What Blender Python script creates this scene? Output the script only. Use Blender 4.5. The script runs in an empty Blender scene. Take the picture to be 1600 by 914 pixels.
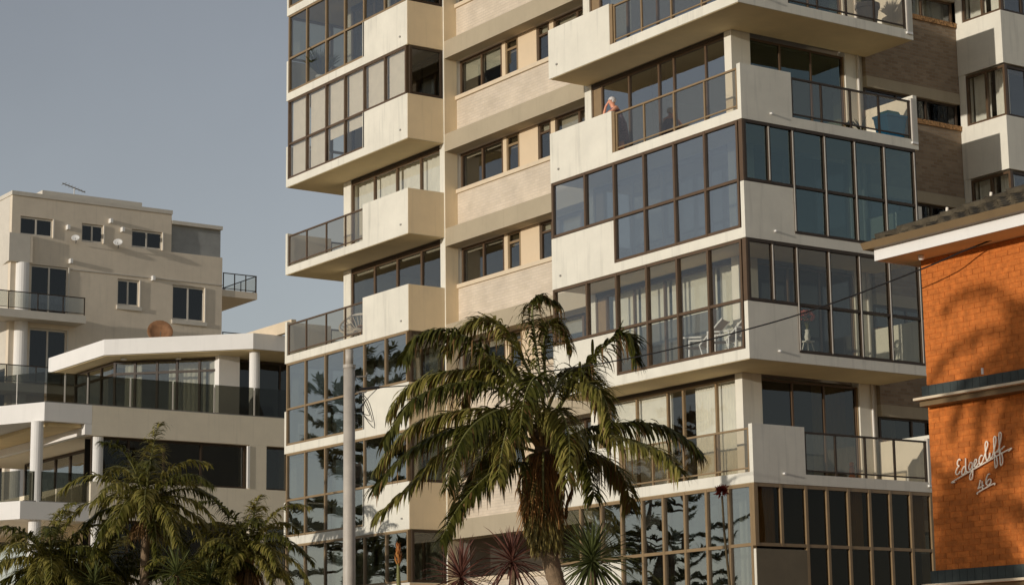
import bpy, bmesh, math, random
from mathutils import Vector, Matrix
random.seed(7)
R = math.radians
scene = bpy.context.scene
COL = scene.collection

# ---------------------------------------------------------------- camera, sky, sun, exposure
cam_d = bpy.data.cameras.new('camera'); cam = bpy.data.objects.new('camera', cam_d); COL.objects.link(cam)
cam_d.sensor_width = 36.0; cam_d.lens = 76.49; cam_d.clip_start = 0.5; cam_d.clip_end = 9000
_p, _t, _r = R(10.626), R(34.603), R(0.766)
_rt0 = Vector((math.sin(_t), math.cos(_t), 0))                       # camera right before roll
_fw = Vector((-math.cos(_t)*math.cos(_p), math.sin(_t)*math.cos(_p), math.sin(_p)))
_dn0 = _fw.cross(_rt0)
_rt = _rt0*math.cos(_r) + _dn0*math.sin(_r)
_up = -( -_rt0*math.sin(_r) + _dn0*math.cos(_r))
cam.matrix_world = Matrix(((_rt.x, _up.x, -_fw.x, 0), (_rt.y, _up.y, -_fw.y, 0), (_rt.z, _up.z, -_fw.z, 1.6), (0, 0, 0, 1)))
scene.camera = cam

SUN = Vector((0.115, -1.0, 0.118)).normalized()                      # towards the sun
elev = math.asin(SUN.z); azim = math.atan2(SUN.x, SUN.y)
world = bpy.data.worlds.new('World'); scene.world = world; world.use_nodes = True
wn = world.node_tree.nodes; wl = world.node_tree.links; wn.clear()
sky = wn.new('ShaderNodeTexSky'); sky.sky_type = 'NISHITA'; sky.sun_disc = False
sky.sun_elevation = elev; sky.sun_rotation = azim; sky.altitude = 20
sky.air_density = 1.0; sky.dust_density = 0.1; sky.ozone_density = 2.2
bg = wn.new('ShaderNodeBackground'); bg.inputs['Strength'].default_value = 0.15
wo = wn.new('ShaderNodeOutputWorld'); 
hs = wn.new('ShaderNodeHueSaturation'); hs.inputs['Saturation'].default_value = 0.45; wl.new(sky.outputs[0], hs.inputs['Color'])
wt = wn.new('ShaderNodeVectorMath'); wt.operation = 'MULTIPLY'; wt.inputs[1].default_value = (1.0, 0.93, 0.90); wl.new(hs.outputs[0], wt.inputs[0])
wtc = wn.new('ShaderNodeTexCoord'); wno = wn.new('ShaderNodeTexNoise'); wno.inputs['Scale'].default_value = 5; wno.inputs['Detail'].default_value = 7; wno.inputs['Roughness'].default_value = .6
wl.new(wtc.outputs['Generated'], wno.inputs['Vector'])
wmr = wn.new('ShaderNodeMapRange'); wmr.inputs['To Min'].default_value = .90; wmr.inputs['To Max'].default_value = 1.10; wl.new(wno.outputs['Fac'], wmr.inputs['Value'])
wsc = wn.new('ShaderNodeVectorMath'); wsc.operation = 'SCALE'; wl.new(wt.outputs[0], wsc.inputs[0]); wl.new(wmr.outputs[0], wsc.inputs['Scale'])
wl.new(wsc.outputs[0], bg.inputs[0]); wl.new(bg.outputs[0], wo.inputs[0])
sd = bpy.data.lights.new('sun', 'SUN'); sd.energy = 2.5; sd.angle = R(0.53); sd.color = (1.0, 0.94, 0.86)
so = bpy.data.objects.new('sun', sd); COL.objects.link(so); so.location = (0, -60, 40)
so.rotation_euler = (-SUN).to_track_quat('-Z', 'Y').to_euler()
vs = scene.view_settings; vs.view_transform = 'Standard'; vs.look = 'None'; vs.gamma = 1.0; vs.exposure = 0.0
scene.cycles.max_bounces = 9; scene.cycles.transparent_max_bounces = 16; scene.cycles.diffuse_bounces = 4; scene.cycles.glossy_bounces = 4

# ---------------------------------------------------------------- materials
def new_mat(name):
    m = bpy.data.materials.new(name); m.use_nodes = True
    nt = m.node_tree; nt.nodes.clear(); out = nt.nodes.new('ShaderNodeOutputMaterial')
    return m, nt, out
def N(nt, t, **kw):
    n = nt.nodes.new(t)
    for k, v in kw.items(): setattr(n, k, v)
    return n
def paint(name, col, rough=.7, var=.06, scale=3.0, bump=.15, bscale=60, streak=0.0, spec=.3, metal=0.0, rnd=0.0):
    """plain surface: base colour with mottling, fine bump and optional rain streaks / per-object tint"""
    m, nt, out = new_mat(name); L = nt.links
    b = N(nt, 'ShaderNodeBsdfPrincipled'); L.new(b.outputs[0], out.inputs[0])
    b.inputs['Roughness'].default_value = rough; b.inputs['Specular IOR Level'].default_value = spec; b.inputs['Metallic'].default_value = metal
    tc = N(nt, 'ShaderNodeNewGeometry')
    n1 = N(nt, 'ShaderNodeTexNoise'); n1.inputs['Scale'].default_value = scale; n1.inputs['Detail'].default_value = 6; n1.inputs['Roughness'].default_value = .65
    L.new(tc.outputs['Position'], n1.inputs['Vector'])
    mr = N(nt, 'ShaderNodeMapRange'); mr.inputs['From Min'].default_value = .3; mr.inputs['From Max'].default_value = .7
    mr.inputs['To Min'].default_value = 1-var; mr.inputs['To Max'].default_value = 1+var; L.new(n1.outputs['Fac'], mr.inputs['Value'])
    cur = mr.outputs[0]
    if streak:
        mp = N(nt, 'ShaderNodeMapping'); mp.inputs['Scale'].default_value = (5, 5, .35); L.new(tc.outputs['Position'], mp.inputs['Vector'])
        n2 = N(nt, 'ShaderNodeTexNoise'); n2.inputs['Scale'].default_value = 1.4; n2.inputs['Detail'].default_value = 5; L.new(mp.outputs[0], n2.inputs['Vector'])
        m2 = N(nt, 'ShaderNodeMapRange'); m2.inputs['From Min'].default_value = .55; m2.inputs['From Max'].default_value = .8
        m2.inputs['To Min'].default_value = 1; m2.inputs['To Max'].default_value = 1-streak; L.new(n2.outputs['Fac'], m2.inputs['Value'])
        mu = N(nt, 'ShaderNodeMath', operation='MULTIPLY'); L.new(cur, mu.inputs[0]); L.new(m2.outputs[0], mu.inputs[1]); cur = mu.outputs[0]
    if rnd:
        oi = N(nt, 'ShaderNodeObjectInfo'); m3 = N(nt, 'ShaderNodeMapRange'); m3.inputs['To Min'].default_value = 1-rnd; m3.inputs['To Max'].default_value = 1+rnd
        L.new(oi.outputs['Random'], m3.inputs['Value'])
        mu = N(nt, 'ShaderNodeMath', operation='MULTIPLY'); L.new(cur, mu.inputs[0]); L.new(m3.outputs[0], mu.inputs[1]); cur = mu.outputs[0]
    vm = N(nt, 'ShaderNodeVectorMath', operation='SCALE'); vm.inputs[0].default_value = col[:3]; L.new(cur, vm.inputs['Scale'])
    L.new(vm.outputs[0], b.inputs['Base Color'])
    if bump:
        n3 = N(nt, 'ShaderNodeTexNoise'); n3.inputs['Scale'].default_value = bscale; n3.inputs['Detail'].default_value = 4; L.new(tc.outputs['Position'], n3.inputs['Vector'])
        bp = N(nt, 'ShaderNodeBump'); bp.inputs['Strength'].default_value = bump; bp.inputs['Distance'].default_value = .02
        L.new(n3.outputs['Fac'], bp.inputs['Height']); L.new(bp.outputs[0], b.inputs['Normal'])
    return m
def brick_mat(name, c1, c2, mortar, axis='XZ', bw=.23, bh=.086, rough=.85):
    m, nt, out = new_mat(name); L = nt.links
    b = N(nt, 'ShaderNodeBsdfPrincipled'); L.new(b.outputs[0], out.inputs[0]); b.inputs['Roughness'].default_value = rough; b.inputs['Specular IOR Level'].default_value = .2
    g = N(nt, 'ShaderNodeNewGeometry'); sp = N(nt, 'ShaderNodeSeparateXYZ'); L.new(g.outputs['Position'], sp.inputs[0])
    cb = N(nt, 'ShaderNodeCombineXYZ'); L.new(sp.outputs['X' if axis[0] == 'X' else 'Y'], cb.inputs['X']); L.new(sp.outputs['Z'], cb.inputs['Y'])
    bt = N(nt, 'ShaderNodeTexBrick'); L.new(cb.outputs[0], bt.inputs['Vector']); bt.inputs['Scale'].default_value = 1
    bt.inputs['Brick Width'].default_value = bw; bt.inputs['Row Height'].default_value = bh; bt.inputs['Mortar Size'].default_value = .008; bt.inputs['Mortar Smooth'].default_value = .3
    bt.inputs['Color1'].default_value = (*c1, 1); bt.inputs['Color2'].default_value = (*c2, 1); bt.inputs['Mortar'].default_value = (*mortar, 1)
    n1 = N(nt, 'ShaderNodeTexNoise'); n1.inputs['Scale'].default_value = 1.5; n1.inputs['Detail'].default_value = 6; L.new(g.outputs['Position'], n1.inputs['Vector'])
    mr = N(nt, 'ShaderNodeMapRange'); mr.inputs['To Min'].default_value = .75; mr.inputs['To Max'].default_value = 1.25; L.new(n1.outputs['Fac'], mr.inputs['Value'])
    vm = N(nt, 'ShaderNodeVectorMath', operation='SCALE'); L.new(bt.outputs['Color'], vm.inputs[0]); L.new(mr.outputs[0], vm.inputs['Scale']); L.new(vm.outputs[0], b.inputs['Base Color'])
    bp = N(nt, 'ShaderNodeBump'); bp.inputs['Strength'].default_value = .6; bp.inputs['Distance'].default_value = .008; bp.invert = True
    L.new(bt.outputs['Fac'], bp.inputs['Height']); L.new(bp.outputs[0], b.inputs['Normal'])
    return m
def glass(name, tint, refl, ior=1.6, wob=.006, rcol=(.95, .97, 1)):
    """thin pane: fresnel mirror over a tinted clear sheet, slightly wavy"""
    m, nt, out = new_mat(name); L = nt.links
    tr = N(nt, 'ShaderNodeBsdfTransparent'); tr.inputs[0].default_value = (*tint, 1)
    gl = N(nt, 'ShaderNodeBsdfGlossy'); gl.inputs['Roughness'].default_value = 0.0; gl.inputs['Color'].default_value = (*rcol, 1)
    lw = N(nt, 'ShaderNodeLayerWeight'); lw.inputs['Blend'].default_value = .5
    fr = N(nt, 'ShaderNodeMath', operation='POWER'); fr.inputs[1].default_value = 3.6; L.new(lw.outputs['Facing'], fr.inputs[0])
    ma = N(nt, 'ShaderNodeMath', operation='MULTIPLY_ADD', use_clamp=True); ma.inputs[1].default_value = 1-refl; ma.inputs[2].default_value = refl; L.new(fr.outputs[0], ma.inputs[0])
    g = N(nt, 'ShaderNodeNewGeometry'); n1 = N(nt, 'ShaderNodeTexNoise'); n1.inputs['Scale'].default_value = .9; n1.inputs['Detail'].default_value = 1; L.new(g.outputs['Position'], n1.inputs['Vector'])
    bp = N(nt, 'ShaderNodeBump'); bp.inputs['Strength'].default_value = 1; bp.inputs['Distance'].default_value = wob; L.new(n1.outputs['Fac'], bp.inputs['Height']); L.new(bp.outputs[0], gl.inputs['Normal'])
    mx = N(nt, 'ShaderNodeMixShader'); L.new(ma.outputs[0], mx.inputs[0]); L.new(tr.outputs[0], mx.inputs[1]); L.new(gl.outputs[0], mx.inputs[2]); L.new(mx.outputs[0], out.inputs[0])
    return m
def cloth(name, col, fold=14.0, axis='X', trans=.35, horiz=False):
    """curtain / blind: diffuse + translucent"""
    m, nt, out = new_mat(name); L = nt.links
    d = N(nt, 'ShaderNodeBsdfDiffuse'); t = N(nt, 'ShaderNodeBsdfTranslucent'); mx = N(nt, 'ShaderNodeMixShader'); mx.inputs[0].default_value = trans
    g = N(nt, 'ShaderNodeNewGeometry'); n1 = N(nt, 'ShaderNodeTexNoise'); n1.inputs['Scale'].default_value = 4; L.new(g.outputs['Position'], n1.inputs['Vector'])
    mr = N(nt, 'ShaderNodeMapRange'); mr.inputs['To Min'].default_value = .88; mr.inputs['To Max'].default_value = 1.1; L.new(n1.outputs['Fac'], mr.inputs['Value'])
    vm = N(nt, 'ShaderNodeVectorMath', operation='SCALE'); vm.inputs[0].default_value = col; L.new(mr.outputs[0], vm.inputs['Scale'])
    L.new(vm.outputs[0], d.inputs[0]); L.new(vm.outputs[0], t.inputs[0]); L.new(d.outputs[0], mx.inputs[1]); L.new(t.outputs[0], mx.inputs[2]); L.new(mx.outputs[0], out.inputs[0])
    return m
def leaf(name, c1, c2, rough=.38, trans=.18, spec=.5):
    m, nt, out = new_mat(name); L = nt.links
    b = N(nt, 'ShaderNodeBsdfPrincipled'); b.inputs['Roughness'].default_value = rough; b.inputs['Specular IOR Level'].default_value = spec
    g = N(nt, 'ShaderNodeNewGeometry')
    mi = N(nt, 'ShaderNodeMix', data_type='RGBA'); mi.inputs['A'].default_value = (*c1, 1); mi.inputs['B'].default_value = (*c2, 1)
    L.new(g.outputs['Random Per Island'], mi.inputs['Factor']); L.new(mi.outputs['Result'], b.inputs['Base Color'])
    t = N(nt, 'ShaderNodeBsdfTranslucent'); L.new(mi.outputs['Result'], t.inputs[0])
    mx = N(nt, 'ShaderNodeMixShader'); mx.inputs[0].default_value = trans; L.new(b.outputs[0], mx.inputs[1]); L.new(t.outputs[0], mx.inputs[2]); L.new(mx.outputs[0], out.inputs[0])
    return m

M = {}
M['white'] = paint('white_paint', (.785, .735, .61), .75, .07, 1.1, .14, 40, streak=.2)
M['soffit'] = paint('soffit_tan', (.80, .63, .36), .8, .06, 1.5, .1, 40)  # one even tan for all undersides
M['taupe'] = paint('taupe_paint', (.44, .365, .25), .8, .05, 1.5, .1, 40, streak=.08)
M['base_dark'] = paint('dark_base_tone', (.19, .155, .10), .8, .1, 2, .1, 40)  # dark tone for the lowest side upstand
M['recess_bounce'] = paint('warm_bounce_tint', (.86, .70, .46), .75, .05, 1.2, .12, 40, streak=.1)  # warm bounce light from the sunlit brick, put into the colour
M['cream_trim'] = paint('cream_trim', (.70, .57, .40), .8, .06, 4, .15, 60)
M['cream_brick'] = brick_mat('cream_brick', (.68, .575, .445), (.63, .53, .40), (.60, .51, .40))
M['cream_panel'] = paint('cream_panel', (.72, .56, .37), .6, .03, 2, .05)
M['brown_brick'] = brick_mat('brown_brick', (.36, .27, .18), (.27, .19, .12), (.30, .25, .19), 'YZ')
M['rust_brick'] = paint('rust_brick', (.38, .21, .09), .85, .95, 14, .6, 30)
M['bronze'] = paint('bronze_frame', (.11, .064, .032), .42, .1, 5, .02, 30, spec=.5)
M['gold'] = paint('champagne_frame', (.27, .18, .09), .4, .1, 5, .02, 30, spec=.5)
M['darkframe'] = paint('dark_frame', (.055, .036, .022), .45, .1, 5, .02)
M['alu'] = paint('pale_aluminium', (.62, .56, .47), .4, .05, 5, .02, spec=.5)
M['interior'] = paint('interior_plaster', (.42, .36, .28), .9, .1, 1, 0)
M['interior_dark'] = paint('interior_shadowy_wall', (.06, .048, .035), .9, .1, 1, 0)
M['floor_tile'] = paint('balcony_tile', (.40, .33, .25), .7, .08, 3, .05)
M['concrete'] = paint('concrete', (.36, .34, .30), .85, .12, 3, .3, 50, streak=.2)
M['glass_clear'] = glass('clear_glass', (.95, .95, .93), .05, 1.5)
M['glass_grey'] = glass('grey_glass', (.80, .80, .76), .09, 1.6)
M['glass_sky'] = glass('sky_mirror_glass', (.68, .70, .68), .29, 1.6)
M['glass_teal'] = glass('teal_glass', (.45, .52, .50), .10, 1.6, rcol=(.80, .98, 1.0))
M['glass_dark'] = glass('dark_glass', (.5, .5, .46), .05, 1.5)
M['glass_black'] = glass('near_black_glass', (.64, .60, .52), .006, 1.5)
M['glass_side'] = glass('side_glass', (.80, .80, .75), .045, 1.5)
M['glass_smoke'] = glass('smoked_balustrade_glass', (.42, .42, .38), .03, 1.5)
M['glass_rail'] = glass('tinted_balustrade_glass', (.86, .82, .75), .05, 1.5)
M['curtain'] = cloth('white_curtain', (.90, .86, .74), trans=.12)
M['curtain_tan'] = cloth('tan_curtain', (.80, .58, .30), trans=.1)
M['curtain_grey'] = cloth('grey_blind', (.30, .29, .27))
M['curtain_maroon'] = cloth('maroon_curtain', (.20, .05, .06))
M['curtain_room_dark'] = cloth('dark_curtain_room', (.03, .027, .022))  # near black; plain sheets of it put room darkness behind the glass
M['blind'] = cloth('beige_blind', (.82, .73, .60), trans=.12)
M['blindroll'] = paint('blind_roll', (.85, .78, .66), .6, .02)
M['asphalt'] = paint('asphalt', (.05, .05, .05), .9, .2, 3, .3)
M['soil'] = paint('soil', (.09, .065, .04), .95, .3, 3, .6, 15)
M['sand'] = paint('dry_sand', (.52, .40, .25), .95, .2, .4, .4, 10)
M['steel'] = paint('galvanised_pole', (.50, .44, .36), .5, .1, 4, .08, 30, spec=.4, streak=.12)
M['black'] = paint('black_cable', (.015, .013, .012), .6, .05)
M['a_wall'] = paint('beige_render', (.76, .65, .50), .85, .06, 1.2, .2, 30, streak=.1)
M['a_trim'] = paint('beige_trim', (.66, .60, .50), .8, .05, 2, .1)
M['b_white'] = paint('bright_white_render', (.84, .80, .735), .75, .03, 1.2, .1, 40, streak=.07)
M['b_taupe'] = paint('house_taupe_render', (.86, .755, .575), .8, .05, 1.2, .1, 40, streak=.1)
M['brick'] = paint('orange_brick', (.535, .155, .028), .8, .26, 9, .5, 90, rnd=.17)
M['mortar'] = paint('mortar', (.50, .14, .026), .95, .2, 9, .4, 90)
M['tile'] = paint('roof_tile', (.085, .066, .04), .8, .4, 7, .6, 30, rnd=.35)
M['gutter'] = paint('gutter_brown', (.19, .125, .06), .5, .1, 3, .02)
M['band'] = paint('dark_band', (.045, .055, .05), .6, .25, 4, .2)
M['sign'] = paint('sign_metal', (.86, .76, .62), .45, .08, 8, .02)
M['leaf'] = leaf('palm_leaf', (.045, .050, .006), (.14, .13, .022), .45, .28, .3)
M['leaf_l'] = leaf('palm_leaf_pale', (.12, .12, .016), (.38, .31, .08), .45, .28, .3)
M['leaf_dry'] = leaf('dry_palm_leaf', (.16, .085, .03), (.30, .17, .065), .7, .2, .2)
M['rachis'] = paint('palm_rib', (.20, .19, .06), .5, .15, 8, .05)
M['sheath'] = paint('palm_sheath', (.36, .21, .075), .7, .35, 10, .4, 40)
M['bark'] = paint('palm_bark', (.23, .155, .09), .9, .35, 9, .8, 25)
M['fibre'] = leaf('trunk_fibre', (.22, .10, .028), (.58, .29, .10), .8, .1, .2)
M['ivy'] = leaf('trunk_ivy', (.10, .085, .02), (.40, .30, .09), .5, .15, .3)
M['yucca'] = leaf('yucca_leaf', (.045, .07, .018), (.16, .17, .05), .45, .15)
M['cordyline'] = leaf('cordyline_leaf', (.10, .038, .028), (.25, .105, .07), .45, .15)
M['pine'] = leaf('pine_needles', (.06, .07, .03), (.17, .17, .07), .7, .25, .2)
M['pinebark'] = paint('pine_bark', (.09, .065, .045), .95, .3, 6, .5)
M['red'] = leaf('red_petals', (.16, .014, .010), (.34, .045, .02), .6, .15)
M['bud'] = leaf('orange_bud', (.45, .14, .03), (.55, .25, .06), .6, .15)
M['pink'] = leaf('pink_petals', (.75, .16, .10), (.90, .38, .28), .6, .2)
M['stem'] = paint('flower_stem', (.10, .07, .03), .7, .2)
M['stem_g'] = paint('green_stem', (.20, .19, .06), .6, .2)
M['terracotta'] = paint('terracotta', (.48, .19, .09), .8, .12, 10)
M['plastic_white'] = paint('white_plastic', (.82, .79, .73), .4, .02, 4, 0)
M['bin_blue'] = paint('blue_plastic', (.05, .38, .75), .4, .06, 4, 0, spec=.5)
M['bin_lid'] = paint('teal_lid', (.05, .34, .38), .45, .06, 4, 0, spec=.5)
M['sling'] = paint('chair_sling', (.42, .30, .20), .8, .08)
M['wood'] = paint('table_wood', (.35, .19, .08), .6, .2, 8)
M['skin'] = paint('skin', (.80, .36, .22), .55, .05, 9, 0)
M['hair'] = paint('white_hair', (.78, .72, .66), .6, .12, 40, .3, 80)
M['dress'] = paint('print_dress', (.16, .10, .13), .8, .75, 26, 0)
M['rust'] = paint('rusty_dish', (.30, .15, .07), .7, .25, 5, .1)
M['grey_metal'] = paint('grey_metal', (.22, .20, .17), .5, .15, 5, .05)
M['eye'] = paint('eye_dark', (.03, .02, .02), .3, 0, 1, 0)

# ---------------------------------------------------------------- mesh helpers
ORIG = {}
class MB:
    def __init__(s): s.v = []; s.f = []
    def box(s, x0, x1, y0, y1, z0, z1):
        if x0 > x1: x0, x1 = x1, x0
        if y0 > y1: y0, y1 = y1, y0
        b = len(s.v)
        s.v += [(x, y, z) for z in (z0, z1) for x, y in ((x0, y0), (x1, y0), (x1, y1), (x0, y1))]
        s.f += [tuple(b+i for i in q) for q in ((3, 2, 1, 0), (4, 5, 6, 7), (0, 1, 5, 4), (1, 2, 6, 5), (2, 3, 7, 6), (3, 0, 4, 7))]
        return s
    def prism(s, poly, z0, z1):
        a = sum(poly[i][0]*poly[(i+1) % len(poly)][1]-poly[(i+1) % len(poly)][0]*poly[i][1] for i in range(len(poly)))
        if a < 0: poly = poly[::-1]
        n = len(poly); b = len(s.v)
        s.v += [(x, y, z0) for x, y in poly] + [(x, y, z1) for x, y in poly]
        s.f += [tuple(b+i for i in range(n))[::-1], tuple(b+n+i for i in range(n))]
        for i in range(n): j = (i+1) % n; s.f.append((b+i, b+j, b+n+j, b+n+i))
        return s
    def hull8(s, pts):                                                # eight corners, bottom ring then top ring
        b = len(s.v); s.v += [tuple(p) for p in pts]
        s.f += [tuple(b+i for i in q) for q in ((3, 2, 1, 0), (4, 5, 6, 7), (0, 1, 5, 4), (1, 2, 6, 5), (2, 3, 7, 6), (3, 0, 4, 7))]
        return s
    def tube(s, pts, rad, n=8, cap=True):
        pts = [Vector(p) for p in pts]
        if not isinstance(rad, (list, tuple)): rad = [rad]*len(pts)
        b = len(s.v); prev = None
        for i, p in enumerate(pts):
            d = (pts[min(i+1, len(pts)-1)]-pts[max(i-1, 0)]).normalized()
            if prev is None: a = d.cross(Vector((0, 0, 1)) if abs(d.z) < .9 else Vector((1, 0, 0))).normalized()
            else: a = (prev-d*prev.dot(d)).normalized()
            prev = a; c = d.cross(a)
            for k in range(n):
                w = 2*math.pi*k/n; q = p+(a*math.cos(w)+c*math.sin(w))*rad[i]; s.v.append(tuple(q))
        for i in range(len(pts)-1):
            for k in range(n):
                j = (k+1) % n; s.f.append((b+i*n+k, b+i*n+j, b+(i+1)*n+j, b+(i+1)*n+k))
        if cap:
            s.f.append(tuple(b+k for k in range(n))[::-1]); s.f.append(tuple(b+(len(pts)-1)*n+k for k in range(n)))
        return s
    def lathe(s, c, prof, n=14, sx=1, sy=1):                          # prof: (radius, z)
        b = len(s.v)
        for r, z in prof:
            for k in range(n):
                w = 2*math.pi*k/n; s.v.append((c[0]+r*sx*math.cos(w), c[1]+r*sy*math.sin(w), c[2]+z))
        for i in range(len(prof)-1):
            for k in range(n):
                j = (k+1) % n; s.f.append((b+i*n+k, b+i*n+j, b+(i+1)*n+j, b+(i+1)*n+k))
        s.f.append(tuple(b+k for k in range(n))[::-1]); s.f.append(tuple(b+(len(prof)-1)*n+k for k in range(n)))
        return s
    def strip(s, pts, wid, side):                                     # flat tapered blade
        b = len(s.v)
        for p, w in zip(pts, wid):
            p = Vector(p); o = side*w; s.v += [tuple(p-o), tuple(p+o)]
        for i in range(len(pts)-1): k = b+2*i; s.f.append((k, k+1, k+3, k+2))
        return s
    def build(s, name, mat, parent=None, smooth=False, origin=None):
        xs = list(zip(*s.v))
        o = Vector(origin) if origin is not None else Vector((sum((min(a), max(a)))/2 for a in xs))
        me = bpy.data.meshes.new(name); me.from_pydata([(x-o.x, y-o.y, z-o.z) for x, y, z in s.v], [], s.f); me.update()
        if smooth: me.polygons.foreach_set('use_smooth', [True]*len(me.polygons))
        me.materials.append(M[mat] if isinstance(mat, str) else mat)
        return place(name, me, o, parent)
def place(name, data, o, parent=None):
    ob = bpy.data.objects.new(name, data); COL.objects.link(ob)
    ORIG[ob.name] = Vector(o)
    if parent is not None: ob.parent = parent; ob.location = Vector(o)-ORIG[parent.name]
    else: ob.location = o
    return ob
def tag(o, label, cat, group=None):
    o['label'] = label; o['category'] = cat
    if group: o['group'] = group
    return o
def thing(name, loc, label, cat, group=None): return tag(place(name, None, loc), label, cat, group)
def struct(o): o['kind'] = 'structure'; return o

def glazing(parent, ax, c, a, z, fm, gm, fw=.07, fd=.09, skip=(), name='window', split=None, gms=None, sashw=None):
    """frame across mullion positions a and levels z in the plane ax=c; one pane child per cell"""
    def bx(mb, a0, a1, z0, z1, d):
        if ax == 'Y': mb.box(a0, a1, c-d/2, c+d/2, z0, z1)
        else: mb.box(c-d/2, c+d/2, a0, a1, z0, z1)
    mb = MB(); h = fw/2
    for i, x in enumerate(a):
        k0 = 0                                                        # mullion starts above any solid panel
        while k0 < len(z)-2 and all(('p', j, k0) in skip for j in (i-1, i) if 0 <= j < len(a)-1): k0 += 1
        bx(mb, x-h, x+h, z[k0]-(h if k0 else 0), z[-1], fd)
    for k, zz in enumerate(z):
        for i in range(len(a)-1):
            if (i, k) in skip: continue
            lo, hi = (zz, zz+fw) if k == 0 else ((zz-fw, zz) if k == len(z)-1 else (zz-h, zz+h))
            bx(mb, a[i]+h, a[i+1]-h, lo, hi, fd*.86)
    fr = mb.build(name, fm, parent)
    for i in range(len(a)-1):
        for k in range(len(z)-1):
            if ('p', i, k) in skip: continue
            g = MB(); z0 = z[k]+(fw if k == 0 else h); z1 = z[k+1]-(fw if k == len(z)-2 else h)
            bx(g, a[i]+h, a[i+1]-h, z0, z1, .008)
            mm = gm if not gms else gms.get((i, k), gm)
            p = g.build('pane', mm, fr)
            p.rotation_euler = (random.gauss(0, .004), 0, random.gauss(0, .006)) if ax == 'Y' else (0, random.gauss(0, .004), random.gauss(0, .006))
    return fr
def curtain(parent, ax, c, a0, a1, z0, z1, mat, fold=.13, amp=.03, name='curtain'):
    mb = MB(); n = max(4, int((a1-a0)/fold*4)); b = 0
    for i in range(n+1):
        t = i/n; a = a0+(a1-a0)*t; d = amp*math.sin(t*(a1-a0)/fold*2*math.pi)*(1+.4*math.sin(i*1.7))
        for zz in (z0, z1): mb.v.append((a, c+d, zz) if ax == 'Y' else (c+d, a, zz))
    for i in range(n): mb.f.append((2*i, 2*i+2, 2*i+3, 2*i+1))
    return mb.build(name, mat, parent, smooth=True)
def blind(parent, ax, c, a0, a1, z0, z1, mat='blind', name='blind'):
    mb = MB()
    (mb.box(a0, a1, c-.006, c+.006, z0, z1) if ax == 'Y' else mb.box(c-.006, c+.006, a0, a1, z0, z1))
    return mb.build(name, mat, parent)
def balustrade(parent, ax, c, a, z0, z1, fm, gm='glass_rail', post=.05, endpost=True):
    def bx(mb, a0, a1, zz0, zz1, d):
        if ax == 'Y': mb.box(a0, a1, c-d/2, c+d/2, zz0, zz1)
        else: mb.box(c-d/2, c+d/2, a0, a1, zz0, zz1)
    mb = MB(); bx(mb, a[0]-.03, a[-1]+.03, z1-.045, z1, .06); bx(mb, a[0], a[-1], z0+.08, z0+.115, .035)
    rl = mb.build('balustrade', fm, parent)
    for x in a: m2 = MB(); bx(m2, x-post/2, x+post/2, z0, z1-.046, .045); m2.build('post', fm, rl)
    for i in range(len(a)-1):
        g = MB(); bx(g, a[i]+post/2+.004, a[i+1]-post/2-.004, z0+.118, z1-.05, .008); g.build('pane', gm, rl)
    return rl

# ================================================================ THE SETTING: ground, street
g = MB(); g.box(-2500, 2500, -2500, 2500, -1, 0); struct(g.build('ground', 'sand'))
g = MB(); g.box(-300, 120, 3, 14, .0, .004); struct(g.build('road', 'asphalt'))
g = MB(); g.box(-300, 120, 14, 14.2, 0, .14); struct(g.build('kerb', 'concrete'))
g = MB(); g.box(-300, 120, 14.2, 17.5, .0, .12); struct(g.build('footpath', 'concrete'))
g = MB(); g.box(-66, -26, 17.8, 32.5, 0, .16); struct(g.build('garden_bed', 'soil'))

# ================================================================ THE TOWER
def zk(k): return 6.5+2.893*k
FY, WY, BY = 33.08, 34.35, 34.80            # balcony front, wall and brick planes
LX0, LX1 = -60.80, -53.30                   # left bay
RX0, RX1 = -46.06, -38.21                   # right bay
WXL, WXR = -59.26, -39.98                   # side walls of the body
tower = thing('apartment_tower', (-49, 38, 0), 'tall cream apartment tower with stacked balconies and glazed corner bays', 'apartment building')
T = tower
PT = .13                                     # parapet thickness

# body: floor plates, back and side walls, columns
for k in range(-1, 8):
    MB().box(WXL+.2, WXR-.25, WY+.12, 45, zk(k)-.02, zk(k)+.22).build('floor_plate', 'interior', T)
MB().box(WXL, WXL+.19, WY+.01, 45.2, 0, 30).build('side_wall', 'white', T)
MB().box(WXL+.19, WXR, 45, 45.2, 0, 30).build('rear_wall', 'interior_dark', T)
for x in (-53.4, -46.05): MB().box(x-.06, x+.06, 35.2, 45, 0, 29).build('partition', 'interior', T)
MB().box(WXL+.2, WXR-.3, 39.6, 39.72, 0, 29).build('room_wall', 'interior', T)
MB().box(LX0, RX1, FY, 46, 29.6, 30.1).build('roof_slab', 'white', T)
col = [(WXL, -58.81, WY, WY+.5), (-53.52, -53.25, WY, 35.12), (-46.16, -45.87, WY, 35.12), (-40.25, WXR, WY, 34.97)]
for x0, x1, y0, y1 in col: MB().box(x0, x1, y0, y1, 0, 29.5).build('pillar', 'white', T)
MB().box(-40.22, WXR+.02, 38.20, 38.66, 0, 29.5).build('pillar', 'white', T)
MB().box(-40.40, -40.12, 38.66, 38.95, 0, 29.5).build('pillar', 'white', T)
MB().tube([(-39.93, 38.62, 0), (-39.93, 38.62, 29)], .035, 8).build('downpipe', 'alu', T)
# ground storey plinth below the frame
MB().box(LX0+.1, -53.4, FY+.1, WY, 0, 3.6).build('plinth', 'taupe', T)
MB().box(RX0+.1, RX1-.1, FY+.1, WY, 0, 3.6).build('plinth', 'taupe', T)
MB().box(-39.97, RX1-.1, WY+.01, 38.9, 0, 3.6).build('plinth', 'taupe', T)

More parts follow.
